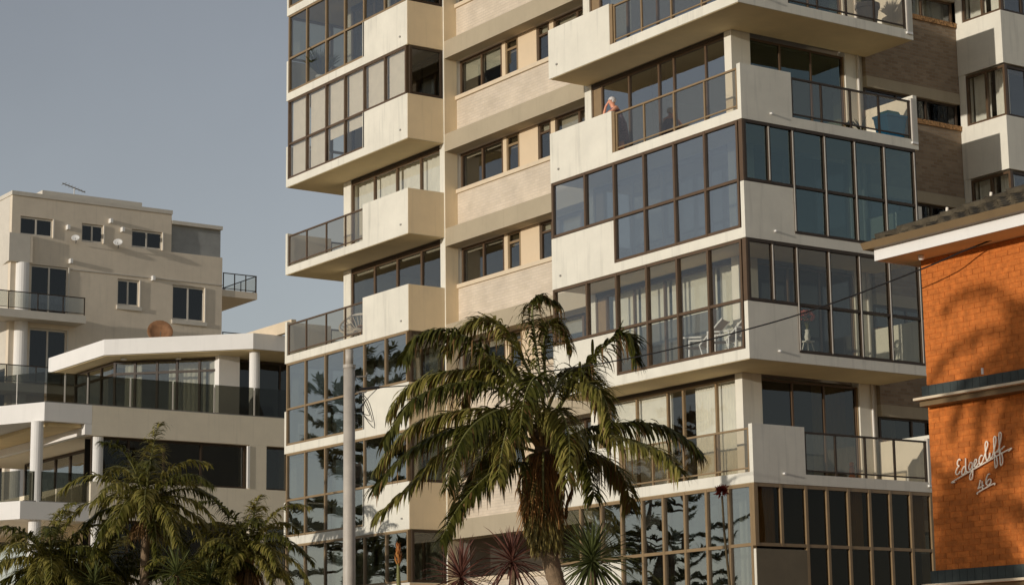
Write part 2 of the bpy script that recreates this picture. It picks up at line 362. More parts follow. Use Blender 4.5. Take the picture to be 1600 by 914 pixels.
# ---- middle strip: taupe fascia, cream brick spandrel, sill, windows
for k in range(-1, 7):
    z = zk(k)
    MB().box(-53.24, -46.16, WY+.003, BY-.005, z-.28, z+.26).build('fascia', 'taupe', T)
    MB().box(-53.25, -46.16, BY, 35.0, z-.27, z+1.38).build('spandrel', 'cream_brick', T)
    sl = MB().box(-53.25, -46.16, BY-.06, 35.05, z+1.381, z+1.50).build('sill', 'cream_trim', T)
    if k < 0: continue
    zt = zk(k+1)-.28; zb = z+1.501; Y = 34.97
    w = glazing(T, 'Y', Y, [-53.2, -52.08, -51.02], [zb, zt], 'bronze', 'glass_grey', .075, .09)
    MB().box(-50.98, -50.80, Y-.05, Y+.05, zb, zt).build('pier', 'cream_panel', T)
    glazing(T, 'Y', Y, [-50.76, -50.19], [zb, zb+.82, zt], 'gold', 'glass_grey', .07, .08, gms={(0, 1): 'glass_dark'})
    MB().box(-50.13, -49.20, Y-.055, Y+.03, zb+.02, zt).build('infill_panel', 'cream_panel', T)
    glazing(T, 'Y', Y, [-49.13, -48.62], [zb, zb+.82, zt], 'bronze', 'glass_grey', .06, .08)
    MB().box(-48.57, -48.36, Y-.05, Y+.05, zb, zt).build('pier', 'cream_panel', T)
    glazing(T, 'Y', Y, [-48.30, -47.22, -46.2], [zb, zt], 'bronze', 'glass_grey', .075, .09)
    d = {0: .3, 1: .25, 2: .12, 3: .12, 4: .55, 5: .3, 6: .2}[k]
    blind(T, 'Y', Y+.12, -53.15, -52.12, zt-d*1.1, zt, 'curtain' if k == 4 else 'blind')
    blind(T, 'Y', Y+.12, -52.04, -51.06, zt-d, zt, 'curtain' if k == 4 else 'blind')
    blind(T, 'Y', Y+.1, -50.74, -50.22, zt-.36, zt, 'cream_panel')
    blind(T, 'Y', Y+.1, -49.10, -48.66, zt-.3, zt, 'curtain')
    blind(T, 'Y', Y+.12, -48.25, -46.3, zt-.45, zt, 'blind')
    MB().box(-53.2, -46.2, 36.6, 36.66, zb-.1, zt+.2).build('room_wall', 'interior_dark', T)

# ---- balcony trays (slab with upstand panels), one cast piece each
def tray_left(k):
    z = zk(k); mb = MB()
    mb.prism([(LX0, FY), (LX1, FY), (LX1, WY-.003), (WXL-.003, WY-.003), (WXL-.003, 38.6), (LX0, 38.6)], z, z+.25)
    zt = z+1.37; e = z+.25
    mb.box(-55.92, LX1, FY, FY+PT, e, zt)                                     # front panel
    mb.box(LX1-PT, LX1, FY+PT, WY-.003, e, zt)                                # right return
    mb.box(LX0, LX0+PT, FY, 34.7, e, zt-.02)                                  # left return
    mb.box(LX0, WXL-.003, 38.47, 38.6, e, zt)
    o = mb.build('balcony', 'white', T)
    MB().prism([(LX0+.03, FY+.03), (LX1-.03, FY+.03), (LX1-.03, WY-.01), (WXL-.01, WY-.01), (WXL-.01, 38.57), (LX0+.03, 38.57)], z-.012, z-.003).build('soffit', 'soffit', T)
    s = MB().box(LX1-.42, LX1-.36, FY-.035, FY, z+.30, z+.345).build('overflow_spout', 'concrete', T)
    return o
def tray_right(k, front=True):
    z = zk(k); mb = MB()
    mb.prism([(RX0, FY), (RX1, FY), (RX1, 38.95), (WXR+.024, 38.95), (WXR+.024, WY-.003), (RX0, WY-.003)], z, z+.25)
    zt = z+1.37; e = z+.25
    mb.box(RX0, -43.32, FY, FY+PT, e, zt)
    mb.box(RX0, RX0+PT, FY+PT, WY-.003, e, zt)
    mb.box(RX1-PT, RX1, FY, 34.70, e, zt)
    mb.box(WXR+.024, RX1, 38.82, 38.95, e, zt+.05)
    o = mb.build('balcony', 'white', T)
    MB().prism([(RX0+.03, FY+.03), (RX1-.03, FY+.03), (RX1-.03, 38.92), (WXR+.03, 38.92), (WXR+.03, WY-.01), (RX0+.03, WY-.01)], z-.012, z-.003).build('soffit', 'soffit', T)
    MB().box(RX0+.36, RX0+.42, FY-.035, FY, z+.30, z+.345).build('overflow_spout', 'concrete', T)
    MB().tube([(RX1, 34.0, z+.24), (RX1+.075, 34.0, z+.235)], .026, 8).build('overflow_spout', 'plastic_white', T)
    return o
LM = [-60.66, -59.48, -58.22, -57.04, -55.86, -54.62, -53.42]                 # left bay mullions
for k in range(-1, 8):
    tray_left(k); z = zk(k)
    MB().box(LX1+.001, LX1+.009, FY+.004, WY-.006, z+.002, z+1.366).build('return_bounce_sheet', 'recess_bounce', T)  # thin sheet carrying the bounced warmth on the return
MB().box(-53.249, -53.241, WY+.004, BY-.001, 0, 29.4).build('flank_bounce_sheet', 'recess_bounce', T)  # same painted bounce light laid over the pillar side
for k in range(-1, 7): tray_right(k)
MB().box(RX1+.002, RX1+.012, FY+.005, 34.70, zk(-1)-.2, zk(-1)+1.368).build('base_overlay', 'base_dark', T)  # thin overlay, darker than the side upstands above

# ---- left bay glazed corners (levels -1,0,1,4,5,6) and open balconies (2,3)
GL = {-1: 'glass_sky', 0: 'glass_sky', 1: 'glass_sky', 4: 'glass_clear', 5: 'glass_grey', 6: 'glass_grey'}
for k, gm in GL.items():
    z = zk(k); zt = zk(k+1)-.015; e = z+.255; tr = z+1.41
    low = [('p', 4, 0), ('p', 5, 0), (4, 0), (5, 0)]
    fr = glazing(T, 'Y', FY+.05, LM, [e, tr, zt], 'gold' if k != 4 else 'bronze', gm, .062, .10, skip=set(low))
    # return window over the right-hand panel, and glazed left side
    glazing(T, 'X', LX1-.05, [FY+.14, WY-.06], [z+1.38, zt], 'darkframe', 'glass_dark' if k > 1 else 'glass_grey', .075, .09)
    glazing(T, 'X', LX0+.05, [34.75, 36.0, 37.2, 38.4], [e, tr, zt], 'gold', gm, .075, .10)
    glazing(T, 'X', LX0+.05, [FY+.14, 34.7], [tr, zt], 'gold', gm, .075, .10)
for k in (2, 3):
    z = zk(k)
    balustrade(T, 'Y', FY+.05, [-60.62]+LM[1:4]+[-55.95], z+.25, z+1.27, 'bronze')
    balustrade(T, 'X', LX0+.05, [34.74, 36.0, 37.2, 38.4], z+.25, z+1.27, 'bronze')

# inner doors of the left unit, wall plane
DL = [-58.79, -57.41, -56.06, -54.66, -53.54]
for k in range(-1, 7):
    z = zk(k); e = z+.252; zt = zk(k+1)-.10
    MB().box(-58.80, -53.53, WY+.02, WY+.14, zt+.001, zk(k+1)-.021).build('lintel', 'darkframe', T)
    glazing(T, 'Y', WY+.08, DL, [e, zt], 'bronze', 'glass_clear' if k in (3, 4) else 'glass_grey', .09, .08)
    if k == 3: curtain(T, 'Y', WY+.28, -58.75, -53.6, e+.02, zt-.02, 'curtain', .3, .02)
    elif k == 2:
        for i in range(4): MB().tube([(DL[i]+.12, WY+.2, zt-.10), (DL[i+1]-.1, WY+.2, zt-.10)], .055, 8).build('rolled_blind', 'blindroll', T)
        blind(T, 'Y', WY+.3, DL[1]-.5, DL[1]-.05, e, e+1.3, 'cream_panel', 'door_panel')
    elif k == 5:
        MB().box(-56.55, -56.35, WY-.03, WY+.02, e, zt).build('door_jamb', 'white', T)
        blind(T, 'Y', WY+.2, -56.3, -54.7, e, zt, 'curtain_maroon')
    elif k in (-1, 0, 1):
        curtain(T, 'Y', WY+.3, -55.6, -53.6, e, zt, 'curtain'); curtain(T, 'Y', WY+.3, -58.7, -56.9+.3*k, e, zt, 'blind', .2)
# beige roller blinds just inside the glazed corner of level 4
z = zk(4)
for i in range(6):
    lo = z+.3 if i < 2 else (z+1.02 if i < 4 else z+1.42)
    blind(T, 'Y', FY+.16, LM[i]+.05, LM[i+1]-.05, lo, zk(5)-.05)

# ---- right bay: glazed levels -1, 1, 2; open balconies 0, 3, 4 (5 and above out of frame)
RM = [-45.98, -44.53, -43.27, -42.02, -40.81, -39.62, -38.40]
SM = [33.15, 33.91, 34.68, 35.72, 36.72, 37.72, 38.76]
for k, gm, gs, fm in ((2, 'glass_sky', 'glass_teal', 'bronze'), (1, 'glass_clear', 'glass_side', 'bronze')):
    z = zk(k); zt = zk(k+1)-.015; e = z+.255; tr = z+1.42
    glazing(T, 'Y', FY+.04, RM, [e, tr, zt], fm, gm, .068, .12, skip={('p', 0, 0), ('p', 1, 0), (0, 0), (1, 0)})
    glazing(T, 'X', RX1-.04, SM, [e, tr, zt], 'darkframe', gs, .068, .12, skip={('p', 0, 0), ('p', 1, 0), (0, 0), (1, 0)})
    MB().box(RX1-.12, RX1+.012, FY-.012, FY+.11, tr-.04, zt-.002).build('corner_post', fm, T)
    for y in SM[1:]: MB().box(RX1+.022, RX1+.034, y-.034, y-.006, (e if y > 34.6 else tr)+.05, zt-.09).build('mullion_cover', 'alu', T)
k = -1; z = zk(k); zt = zk(0)-.015; e = z+.255; tr = z+1.47
RN = [-45.97, -45.0, -44.11, -43.27, -42.43, -41.6, -40.77, -39.95, -39.13, -38.33]
SN = [33.14, 33.90, 34.68, 35.35, 36.03, 36.72, 37.4, 38.09, 38.78]
glazing(T, 'Y', FY+.04, RN, [e, tr, zt], 'gold', 'glass_sky', .075, .11, skip={('p', i, 0) for i in range(3)} | {(i, 0) for i in range(3)})
glazing(T, 'X', RX1-.04, SN, [e, tr, zt], 'gold', 'glass_black', .075, .11, skip={('p', 0, 0), ('p', 1, 0), (0, 0), (1, 0)})
MB().box(RX1-.11, RX1+.012, FY-.012, FY+.10, tr-.03, zt-.002).build('corner_post', 'gold', T)
curtain(T, 'X', RX1-.2, 33.35, 33.85, e+1.2, zt, 'curtain_tan', .1); curtain(T, 'X', RX1-.2, 36.2, 36.68, tr, zt, 'curtain_tan', .07)
curtain(T, 'X', RX1-.2, 38.2, 38.7, tr, zt, 'curtain_tan', .07)
blind(T, 'X', RX1-.40, 33.3, 38.75, e, zt-.03, 'black', 'room_dark_sheet')  # black sheet added so the room behind these panes reads dark
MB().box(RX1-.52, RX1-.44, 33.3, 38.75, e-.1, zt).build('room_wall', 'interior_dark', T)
for k in (0, 3, 4):
    z = zk(k)
    MB().box(-43.315, -43.19, FY+.0, FY+.10, z+.252, z+1.33).build('rail_end_post', 'gold', T)
    balustrade(T, 'Y', FY+.05, [-43.15, -42.01, -40.80, -39.61, -38.40], z+.25, z+1.29, 'gold')
    balustrade(T, 'X', RX1-.05, [34.74, 35.71, 36.68, 37.65, 38.70], z+.25, z+1.27, 'darkframe')
    MB().box(RX1-.10, RX1+.015, 38.74, 38.816, z+.20, z+1.33).build('rail_end_post', 'alu', T)
    MB().box(RX1-.02, RX1+.05, 38.70, 38.90, z+.13, z+.185).build('overflow_spout', 'plastic_white', T)

# inner doors of the right unit: front wall plane and side wall plane
DR = [-45.85, -45.44, -44.25, -42.97, -42.34, -41.05, -40.27]
DS = [34.99, 36.02, 37.07, 38.16]
for k in range(-1, 6):
    z = zk(k); e = z+.252; zt = zk(k+1)-.10
    MB().box(-45.86, -40.26, WY+.02, WY+.14, zt+.001, zk(k+1)-.021).build('lintel', 'darkframe', T)
    fm = 'gold' if k == 0 else 'bronze'
    glazing(T, 'Y', WY+.08, DR, [e, zt], fm, 'glass_clear' if k in (0, 1) else 'glass_sky', .06, .08, skip={('p', 0, 0)})
    MB().box(-45.82, -45.47, WY+.05, WY+.11, e+.07, zt-.07).build('door_stack', 'gold', T)
    glazing(T, 'X', WXR-.10, DS, [e, zt], 'bronze', {3: 'glass_teal', 4: 'glass_teal'}.get(k, 'glass_dark'), .05, .08)
    MB().box(WXR-.10, WXR-.03, 38.165, 38.195, e, zt).build('door_jamb', 'gold', T)
    if k == 0:
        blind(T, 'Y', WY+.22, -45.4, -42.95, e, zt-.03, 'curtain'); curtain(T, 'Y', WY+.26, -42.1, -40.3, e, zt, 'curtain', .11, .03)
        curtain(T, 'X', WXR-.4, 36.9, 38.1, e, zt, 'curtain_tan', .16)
        blind(T, 'X', WXR-.35, 35.0, 36.9, e, zt, 'curtain_room_dark')
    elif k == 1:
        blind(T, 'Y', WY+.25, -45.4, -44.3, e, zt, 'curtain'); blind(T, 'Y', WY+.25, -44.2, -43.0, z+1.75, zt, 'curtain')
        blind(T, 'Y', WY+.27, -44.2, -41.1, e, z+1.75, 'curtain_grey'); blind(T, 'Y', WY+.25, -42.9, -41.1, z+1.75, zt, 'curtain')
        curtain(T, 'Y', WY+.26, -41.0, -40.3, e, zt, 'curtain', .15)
        blind(T, 'X', WXR-.35, 35.0, 38.1, e, zt, 'curtain_room_dark')
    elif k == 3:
        curtain(T, 'Y', WY+.3, -43.6, -43.0, e, zt, 'curtain_room_dark', .15); blind(T, 'X', WXR-.4, 35.0, 38.1, e, zt, 'curtain_room_dark')
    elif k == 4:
        curtain(T, 'Y', WY+.3, -45.3, -44.4, e, zt, 'curtain', .15); blind(T, 'X', WXR-.4, 35.0, 38.1, e, zt, 'curtain_room_dark')

# ---- brown brick flank with strip windows, and the rear bay
for k in range(-1, 6):
    z = zk(k); X = WXR-.003
    MB().box(X-.25, X, 38.951, 42.39, z-.49, z+1.36).build('flank_brickwork', 'brown_brick', T)
    sl = MB().box(X-.24, X+.05, 38.951, 42.385, z+1.362, z+1.49).build('sill', 'rust_brick', T)
    MB().box(X-.25, X+.02, 38.951, 42.39, z+2.10, z+2.40).build('lintel', 'taupe', T)
    glazing(T, 'X', X-.12, [38.98, 40.1, 41.2, 42.33], [z+1.491, z+2.099], 'darkframe' if k != 4 else 'bronze', 'glass_grey' if k == 4 else 'glass_dark', .06, .08)
    if k in (0, 3): curtain(T, 'X', X-.35, 40.2, 42.3, z+1.4, z+2.15, 'curtain_room_dark', .1)
    if k == 4: curtain(T, 'X', X-.35, 39.0, 42.3, z+1.4, z+2.3, 'curtain', .3, .02)
    else: blind(T, 'X', X-.6, 38.9, 42.3, z+1.2, z+2.2, 'curtain_room_dark')
    RY = 42.39; XC = -38.35
    mb = MB(); mb.prism([(WXR, RY), (XC, RY), (XC, 49), (WXR, 49)], z, z+.25)
    mb.box(WXR, XC, RY, RY+PT, z+.25, z+1.45); mb.box(XC-PT, XC, RY+PT, 49, z+.25, z+1.45)
    mb.build('balcony', 'white', T)
    MB().box(WXR-.01, -39.76, RY+.02, RY+.3, z+1.45, z+2.892).build('pillar', 'white', T)
    glazing(T, 'Y', RY+.09, [-39.73, -39.05, -38.40], [z+1.452, z+2.85], 'bronze', 'glass_clear', .07, .09)
    glazing(T, 'X', XC-.09, [RY+.16, 43.3, 44.2, 45.2, 46.2, 47.2], [z+1.452, z+2.85], 'darkframe', 'glass_grey', .07, .09)
    curtain(T, 'Y', RY+.3, -39.7, -39.1, z+1.3, z+2.85, 'curtain', .3, .02); curtain(T, 'Y', RY+.3, -39.0, -38.45, z+1.3, z+2.85, 'curtain', .12, .03)
    blind(T, 'X', XC-.6, RY+.2, 48, z+1.3, z+2.85, 'curtain_room_dark')
    MB().box(WXR-.3, -39.85, RY+.31, 49, z, z+2.88).build('rear_flank_wall', 'taupe', T)

# ================================================================ HOUSE with the white folded roof (left, middle distance)
hb = thing('terrace_house', (-76, 36, 0), 'white modern house with folded roof fascia and smoked glass balustrades', 'house')
HX, HY = -72.15, 29.66
# upper deck: slab whose seaward edge is splayed, with deeper wall beyond the corner
dk = [(HX, HY), (HX, 31.30), (-80, 31.30), (-80, 25.6)]
MB().prism([(HX, HY), (HX, 31.46), (-84, 31.46), (-84, 23.5)], 11.53, 12.20).build('deck_slab', 'b_white', hb)
MB().box(-84, HX, 31.47, 41.5, 11.12, 12.20).build('deck_wall', 'b_taupe', hb)
MB().box(-84, HX-.002, 31.2, 31.465, 11.14, 11.52).build('beam', 'b_white', hb)
MB().box(-84, HX-.3, 29.9, 31.19, 11.40, 11.525).build('deck_ceiling', 'soffit', hb)
# smoked glass balustrade on the deck
PY = [29.72, 30.43, 31.3, 32.96, 34.65, 36.33, 38.0, 39.6, 41.2]
bal = MB().box(HX-.10, HX-.04, 29.7, 41.2, 12.205, 12.24).build('balustrade', 'grey_metal', hb)
for i, y in enumerate(PY):
    if i: MB().box(HX-.095, HX-.045, y-.025, y+.025, 12.242, 13.2).build('post', 'alu', bal)
    if i < len(PY)-1: MB().box(HX-.075, HX-.063, y+.03, PY[i+1]-.03, 12.245, 13.29).build('pane', 'glass_smoke', bal)
d = Vector((-84-HX, 23.5-HY)).normalized(); nrm = Vector((-d.y, d.x))
p0 = Vector((HX, HY))+d*.08-nrm*.07
if nrm.y > 0: pass
for i in range(5):
    a = p0+d*(i*1.28+.02); b = p0+d*((i+1)*1.28-.02)
    q = [(a.x, a.y), (b.x, b.y), (b.x-nrm.x*.012, b.y-nrm.y*.012), (a.x-nrm.x*.012, a.y-nrm.y*.012)]
    MB().prism(q, 12.21, 13.29).build('pane', 'glass_smoke', bal)
    MB().tube([(b.x, b.y, 12.2), (b.x, b.y, 13.28)], .02, 6).build('post', 'alu', bal)
# folded roof
RF = [(-81.6, 33.66), (-76.3, 33.70), (-72.15, 37.90), (-72.13, 41.6), (-81.6, 41.6)]
MB().prism(RF, 14.76, 15.36).build('roof', 'b_white', hb)
MB().prism([(-81.5, 33.76), (-76.34, 33.80), (-72.25, 37.94), (-72.23, 41.5), (-81.5, 41.5)], 14.735, 14.752).build('roof_soffit', 'soffit', hb)
MB().box(-81, -71.0, 38.9, 39.1, 15.361, 15.80).build('roof_upstand', 'cream_trim', hb)
for y in (34.4, 36.2): MB().lathe((-75.4-(36.2-y)*.6, y+.2, 14.66), [(.11, 0), (.13, .04), (.1, .073)], 10).build('ceiling_lamp', 'plastic_white', hb)
# upper rooms
GX = -74.9
ch = glazing(hb, 'X', -75.72, [36.08-2.12, 36.08-1.3, 36.08-.4, 36.08+.4, 36.08+1.3, 36.08+2.12], [12.21, 14.2, 14.70], 'darkframe', 'glass_grey', .09, .1)
ch.rotation_euler.z = R(-45)
glazing(hb, 'Y', 34.6, [-81, -79.8, -78.5, -77.25], [12.21, 14.2, 14.70], 'darkframe', 'glass_grey', .09, .1)
cu = curtain(hb, 'X', -75.95, 36.3, 37.8, 12.25, 14.65, 'curtain', .2); cu.rotation_euler.z = R(-45)
cu = curtain(hb, 'X', -77.0, 34.9, 35.6, 12.25, 14.65, 'curtain', .2); cu.rotation_euler.z = R(-45)
blind(hb, 'X', -78.5, 35, 39, 12.25, 14.7, 'curtain_room_dark'); blind(hb, 'Y', 38.4, -78.4, -74.95, 12.25, 14.7, 'curtain_room_dark')
blind(hb, 'Y', 36.0, -81, -78.6, 12.25, 14.7, 'curtain_room_dark')
MB().box(-74.9, -74.0, 37.42, 38.30, 12.2, 14.735).build('pillar', 'b_white', hb)
glazing(hb, 'X', -74.5, [38.35, 39.3, 40.3, 41.4], [12.21, 14.7], 'darkframe', 'glass_dark', .08, .1)
blind(hb, 'X', -74.9, 38.3, 41.4, 12.2, 14.7, 'curtain_room_dark')
MB().tube([(-72.65, 38.23, 12.2), (-72.65, 38.23, 14.735)], .2, 18).build('round_column', 'b_white', hb, smooth=False)
# lower storey
MB().box(-84, HX, 37.80, 38.50, 6.201, 11.118).build('wall', 'b_taupe', hb)
MB().box(-84, HX, 31.47, 37.799, 8.15, 9.48).build('wall', 'b_taupe', hb)
MB().box(-84, HX, 38.501, 39.499, 8.15, 9.48).build('wall', 'b_taupe', hb)
MB().box(-84, HX, 31.47, 41.5, 0, 6.2).build('wall', 'b_taupe', hb)
MB().box(-84, HX, 39.5, 41.5, 6.201, 11.118).build('wall', 'b_taupe', hb)
MB().box(HX-.06, HX+.03, 37.70, 37.797, 9.50, 11.08).build('window_reveal', 'b_white', hb)
glazing(hb, 'X', HX-.25, [31.6, 33.0, 34.4, 35.9, 37.68], [9.482, 11.11], 'darkframe', 'glass_dark', .08, .1)
glazing(hb, 'X', HX-.25, [38.51, 39.49], [9.482, 11.11], 'darkframe', 'glass_dark', .07, .1)
glazing(hb, 'X', HX-.25, [31.6, 33.0, 35.0, 36.4, 37.78], [6.22, 8.14], 'darkframe', 'glass_dark', .08, .1)
glazing(hb, 'X', HX-.25, [38.51, 39.49], [6.22, 8.14], 'darkframe', 'glass_dark', .07, .1)
blind(hb, 'X', HX-.9, 31.6, 39.5, 6.2, 11.1, 'curtain_room_dark')
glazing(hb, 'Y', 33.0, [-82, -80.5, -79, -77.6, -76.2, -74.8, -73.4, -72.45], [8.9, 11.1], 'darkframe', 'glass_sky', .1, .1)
blind(hb, 'Y', 33.5, -82, -72.6, 8.9, 11.1, 'curtain_room_dark')
MB().tube([(-72.45, 29.53, 4.0), (-72.45, 29.53, 11.53)], .22, 18).build('round_column', 'b_white', hb)
MB().tube([(-72.4, 31.80, 4.0), (-72.4, 31.80, 11.14)], .21, 18).build('round_column', 'b_white', hb)
# lower deck
MB().prism([(-72.16, 28.86), (HX-.02, 31.46), (-84, 31.46), (-84, 22.9)], 8.05, 8.68).build('deck_slab', 'b_white', hb)
lb = MB().box(-72.3, -72.24, 29.0, 31.4, 8.685, 8.72).build('balustrade', 'grey_metal', hb)
for i in range(2): MB().box(-72.28, -72.268, 29.05+i*1.18, 30.2+i*1.18, 8.722, 9.75).build('pane', 'glass_smoke', lb)
d = Vector((-84+72.16, 22.9-28.86)).normalized(); nn = Vector((-d.y, d.x)); p0 = Vector((-72.16, 28.86))+d*.1-nn*.08
for i in range(5):
    a = p0+d*(i*1.3+.02); b = p0+d*((i+1)*1.3-.02)
    MB().prism([(a.x, a.y), (b.x, b.y), (b.x-nn.x*.012, b.y-nn.y*.012), (a.x-nn.x*.012, a.y-nn.y*.012)], 8.69, 9.75).build('pane', 'glass_smoke', lb)

# ================================================================ rear beige apartment block (far left)
ab = thing('beige_apartment_block', (-110, 49, 0), 'beige flat-roofed apartment block rising behind the white house', 'apartment building')
AX = -107.03
ops = [(42.37, 44.19, 26.11, 27.12), (45.84, 47.08, 26.11, 27.12), (48.75, 50.56, 26.12, 27.12), (47.98, 49.25, 22.84, 24.30), (51.24, 53.17, 22.34, 24.28), (43.05, 45.12, 22.0, 24.59), (43.05, 45.12, 18.3, 21.2)]
def wall_with_openings(parent, name, mat, X0, X1, y0, y1, z0, z1, ops):
    ys = sorted({y0, y1} | {v for o in ops for v in o[:2] if y0 < v < y1}); zs = sorted({z0, z1} | {v for o in ops for v in o[2:] if z0 < v < z1})
    mb = MB()
    for i in range(len(ys)-1):
        run = None
        for j in range(len(zs)-1):
            cy, cz = (ys[i]+ys[i+1])/2, (zs[j]+zs[j+1])/2
            hole = any(o[0] < cy < o[1] and o[2] < cz < o[3] for o in ops)
            if not hole:
                if run is None: run = zs[j]
            if (hole or j == len(zs)-2) and run is not None:
                mb.box(X0, X1, ys[i], ys[i+1], run, zs[j] if hole else zs[j+1]); run = None
    return mb.build(name, mat, parent)
wall_with_openings(ab, 'wall', 'a_wall', AX-.35, AX, 41.9, 51.12, 10, 28.2, ops)
wall_with_openings(ab, 'wall', 'a_wall', AX-.35, AX, 51.12, 54.25, 10, 26.10, ops)
MB().box(AX-9, AX-.36, 54.0, 54.25, 10, 26.1).build('wall', 'a_wall', ab)
MB().box(AX-9, AX-.36, 41.9, 42.2, 19, 28.2).build('wall', 'a_trim', ab)
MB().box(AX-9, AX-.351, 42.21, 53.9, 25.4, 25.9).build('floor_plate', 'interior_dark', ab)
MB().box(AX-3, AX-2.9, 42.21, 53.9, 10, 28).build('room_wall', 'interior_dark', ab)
MB().box(AX-9, AX+.06, 41.85, 51.15, 28.2, 28.42).build('roof_parapet', 'a_trim', ab)
MB().box(AX-7, AX-.6, 43.8, 49.6, 28.42, 28.80).build('roof_plant_deck', 'a_trim', ab)
MB().box(AX-9, AX+.02, 51.16, 54.25, 27.68, 27.88).build('pergola_beam', 'a_trim', ab)
MB().box(AX-2.2, AX-2.0, 51.16, 54.2, 26.1, 27.68).build('terrace_screen', 'grey_metal', ab)
MB().box(AX-.3, AX-.2, 51.16, 54.22, 26.101, 27.679).build('screen_panel', paint('screen_grey', (.34, .335, .31), .8, .1, 2), ab)
for i, (y0, y1, z0, z1) in enumerate(ops):
    w = glazing(ab, 'X', AX-.12, [y0+.02, (y0+y1)/2, y1-.02], [z0+.02, z1-.02], 'a_trim', 'glass_dark', .09, .08)
    MB().box(AX-.02, AX+.07, y1+.004, y1+.07, z0, z1).build('window_reveal', 'a_trim', ab)
    if i in (3, 4): MB().box(AX+.002, AX+.1, y0-.05, y1+.15, z0-.22, z0-.004).build('sill', 'a_trim', ab)
    curtain(ab, 'X', AX-.5, y0, y1, z0, z1, 'curtain_room_dark', .25)
# stepped corner parapet, round column and balconies on the left
MB().prism([(AX+.25, 42.86), (AX-2.9, 42.95), (AX-2.9, 42.2), (AX+.0, 41.7), (AX+.25, 41.7)], 24.60, 26.11).build('corner_parapet', 'a_trim', ab)
MB().box(AX+.002, AX+.25, 42.87, 43.0, 24.6, 26.1).build('corner_parapet', 'a_wall', ab)
MB().tube([(AX+.02, 42.55, 10), (AX+.02, 42.55, 24.58)], .36, 18).build('round_column', 'b_white', ab)
for z in (21.45, 17.6):
    MB().prism([(AX+1.2, 45.68), (AX+1.2, 38), (AX-4, 38), (AX-.36, 41.88), (AX+.001, 41.88), (AX+.001, 45.68)], z, z+.42).build('balcony', 'a_trim', ab)
    balustrade(ab, 'X', AX+1.15, [38.2, 39.8, 41.4, 43.0, 44.4, 45.6], z+.42, z+1.38, 'darkframe', 'glass_grey', .05)
MB().prism([(AX-.1, 54.26), (AX-.1, 56.5), (AX-6, 56.5), (AX-6, 54.26)], 23.95, 24.32).build('balcony', 'a_wall', ab)
balustrade(ab, 'X', AX-.15, [54.4, 55.1, 55.8, 56.45], 24.32, 25.30, 'darkframe', 'glass_clear', .05)
balustrade(ab, 'Y', 56.45, [AX-5.9, AX-4, AX-2, AX-.2], 24.32, 25.30, 'darkframe', 'glass_clear', .05)
MB().box(AX+.001, AX+.05, 45.2, 54.26, 24.50, 24.56).build('string_course', 'a_trim', ab)
MB().prism([(AX-.1, 54.26), (AX-.1, 56.0), (AX-6, 56.0), (AX-6, 54.26)], 20.6, 21.0).build('balcony', 'a_wall', ab)
balustrade(ab, 'X', AX-.15, [54.4, 55.2, 55.95], 21.0, 21.95, 'darkframe', 'glass_clear', .05)
for y, z in ((45.0, 26.72), (47.45, 27.35), (48.15, 26.95), (50.0, 24.45), (45.2, 24.9)):
    MB().box(AX+.001, AX+.28, y-.07, y+.07, z-.08, z+.16).build('wall_lamp', 'plastic_white', ab)
def dish(loc, r, mat, label, rz=0, tilt=R(35)):
    t = thing('satellite_dish', loc, label, 'satellite dish')
    mb = MB(); mb.lathe((0, 0, 0), [(r*.02, 0), (r*.4, r*.05), (r*.75, r*.16), (r, r*.3), (r*.98, r*.32), (r*.72, r*.19), (r*.38, r*.08), (r*.02, .03)], 24)
    o = mb.build('reflector', mat, t, smooth=True, origin=(0, 0, 0)); o.location = (0, 0, r*.9); o.rotation_euler = (math.pi/2-tilt, 0, rz)
    MB().tube([Vector(loc)+Vector((-.25, .12, 0)), Vector(loc)+Vector((0, .05, r*.8))], .03, 6).build('mount', 'grey_metal', t)
    q = Matrix.Rotation(rz, 3, 'Z') @ Vector((0, -r*.9, 0))
    MB().tube([Vector(loc)+Vector((0, 0, r*.2)), Vector(loc)+Vector((q.x, q.y, r*.9))], .015, 6).build('feed_arm', 'grey_metal', t)
    return t
dish((AX+.35, 45.35, 25.95), .22, 'plastic_white', 'small white satellite dish between the two left upper windows of the beige block', R(60))
dish((AX+.35, 47.8, 25.95), .25, 'plastic_white', 'white satellite dish left of the right-hand upper window of the beige block', R(60))
dish((-85.5, 40.35, 17.0), .56, 'rust', 'rusty round satellite dish standing above the white roof edge', R(70), R(20))
MB().tube([(-85.75, 40.5, 14), (-85.75, 40.5, 17.3)], .05, 6).build('mast', 'grey_metal', bpy.data.objects['satellite_dish.002'])
an = thing('tv_antenna', (AX-2, 46.2, 28.8), 'thin television antenna on the roof of the beige block', 'antenna')
MB().tube([(AX-2, 46.2, 28.8), (AX-2, 46.2, 29.5)], .025, 6).build('mast', 'alu', an)
MB().tube([(AX-2, 45.5, 29.68), (AX-2, 46.85, 29.33)], .03, 6).build('boom', 'grey_metal', an)
for i in range(7):
    y = 45.6+i*.19; z = 29.655-i*.049; MB().tube([(AX-2.35+i*.02, y, z), (AX-1.65-i*.02, y, z)], .012, 5).build('element', 'grey_metal', an)

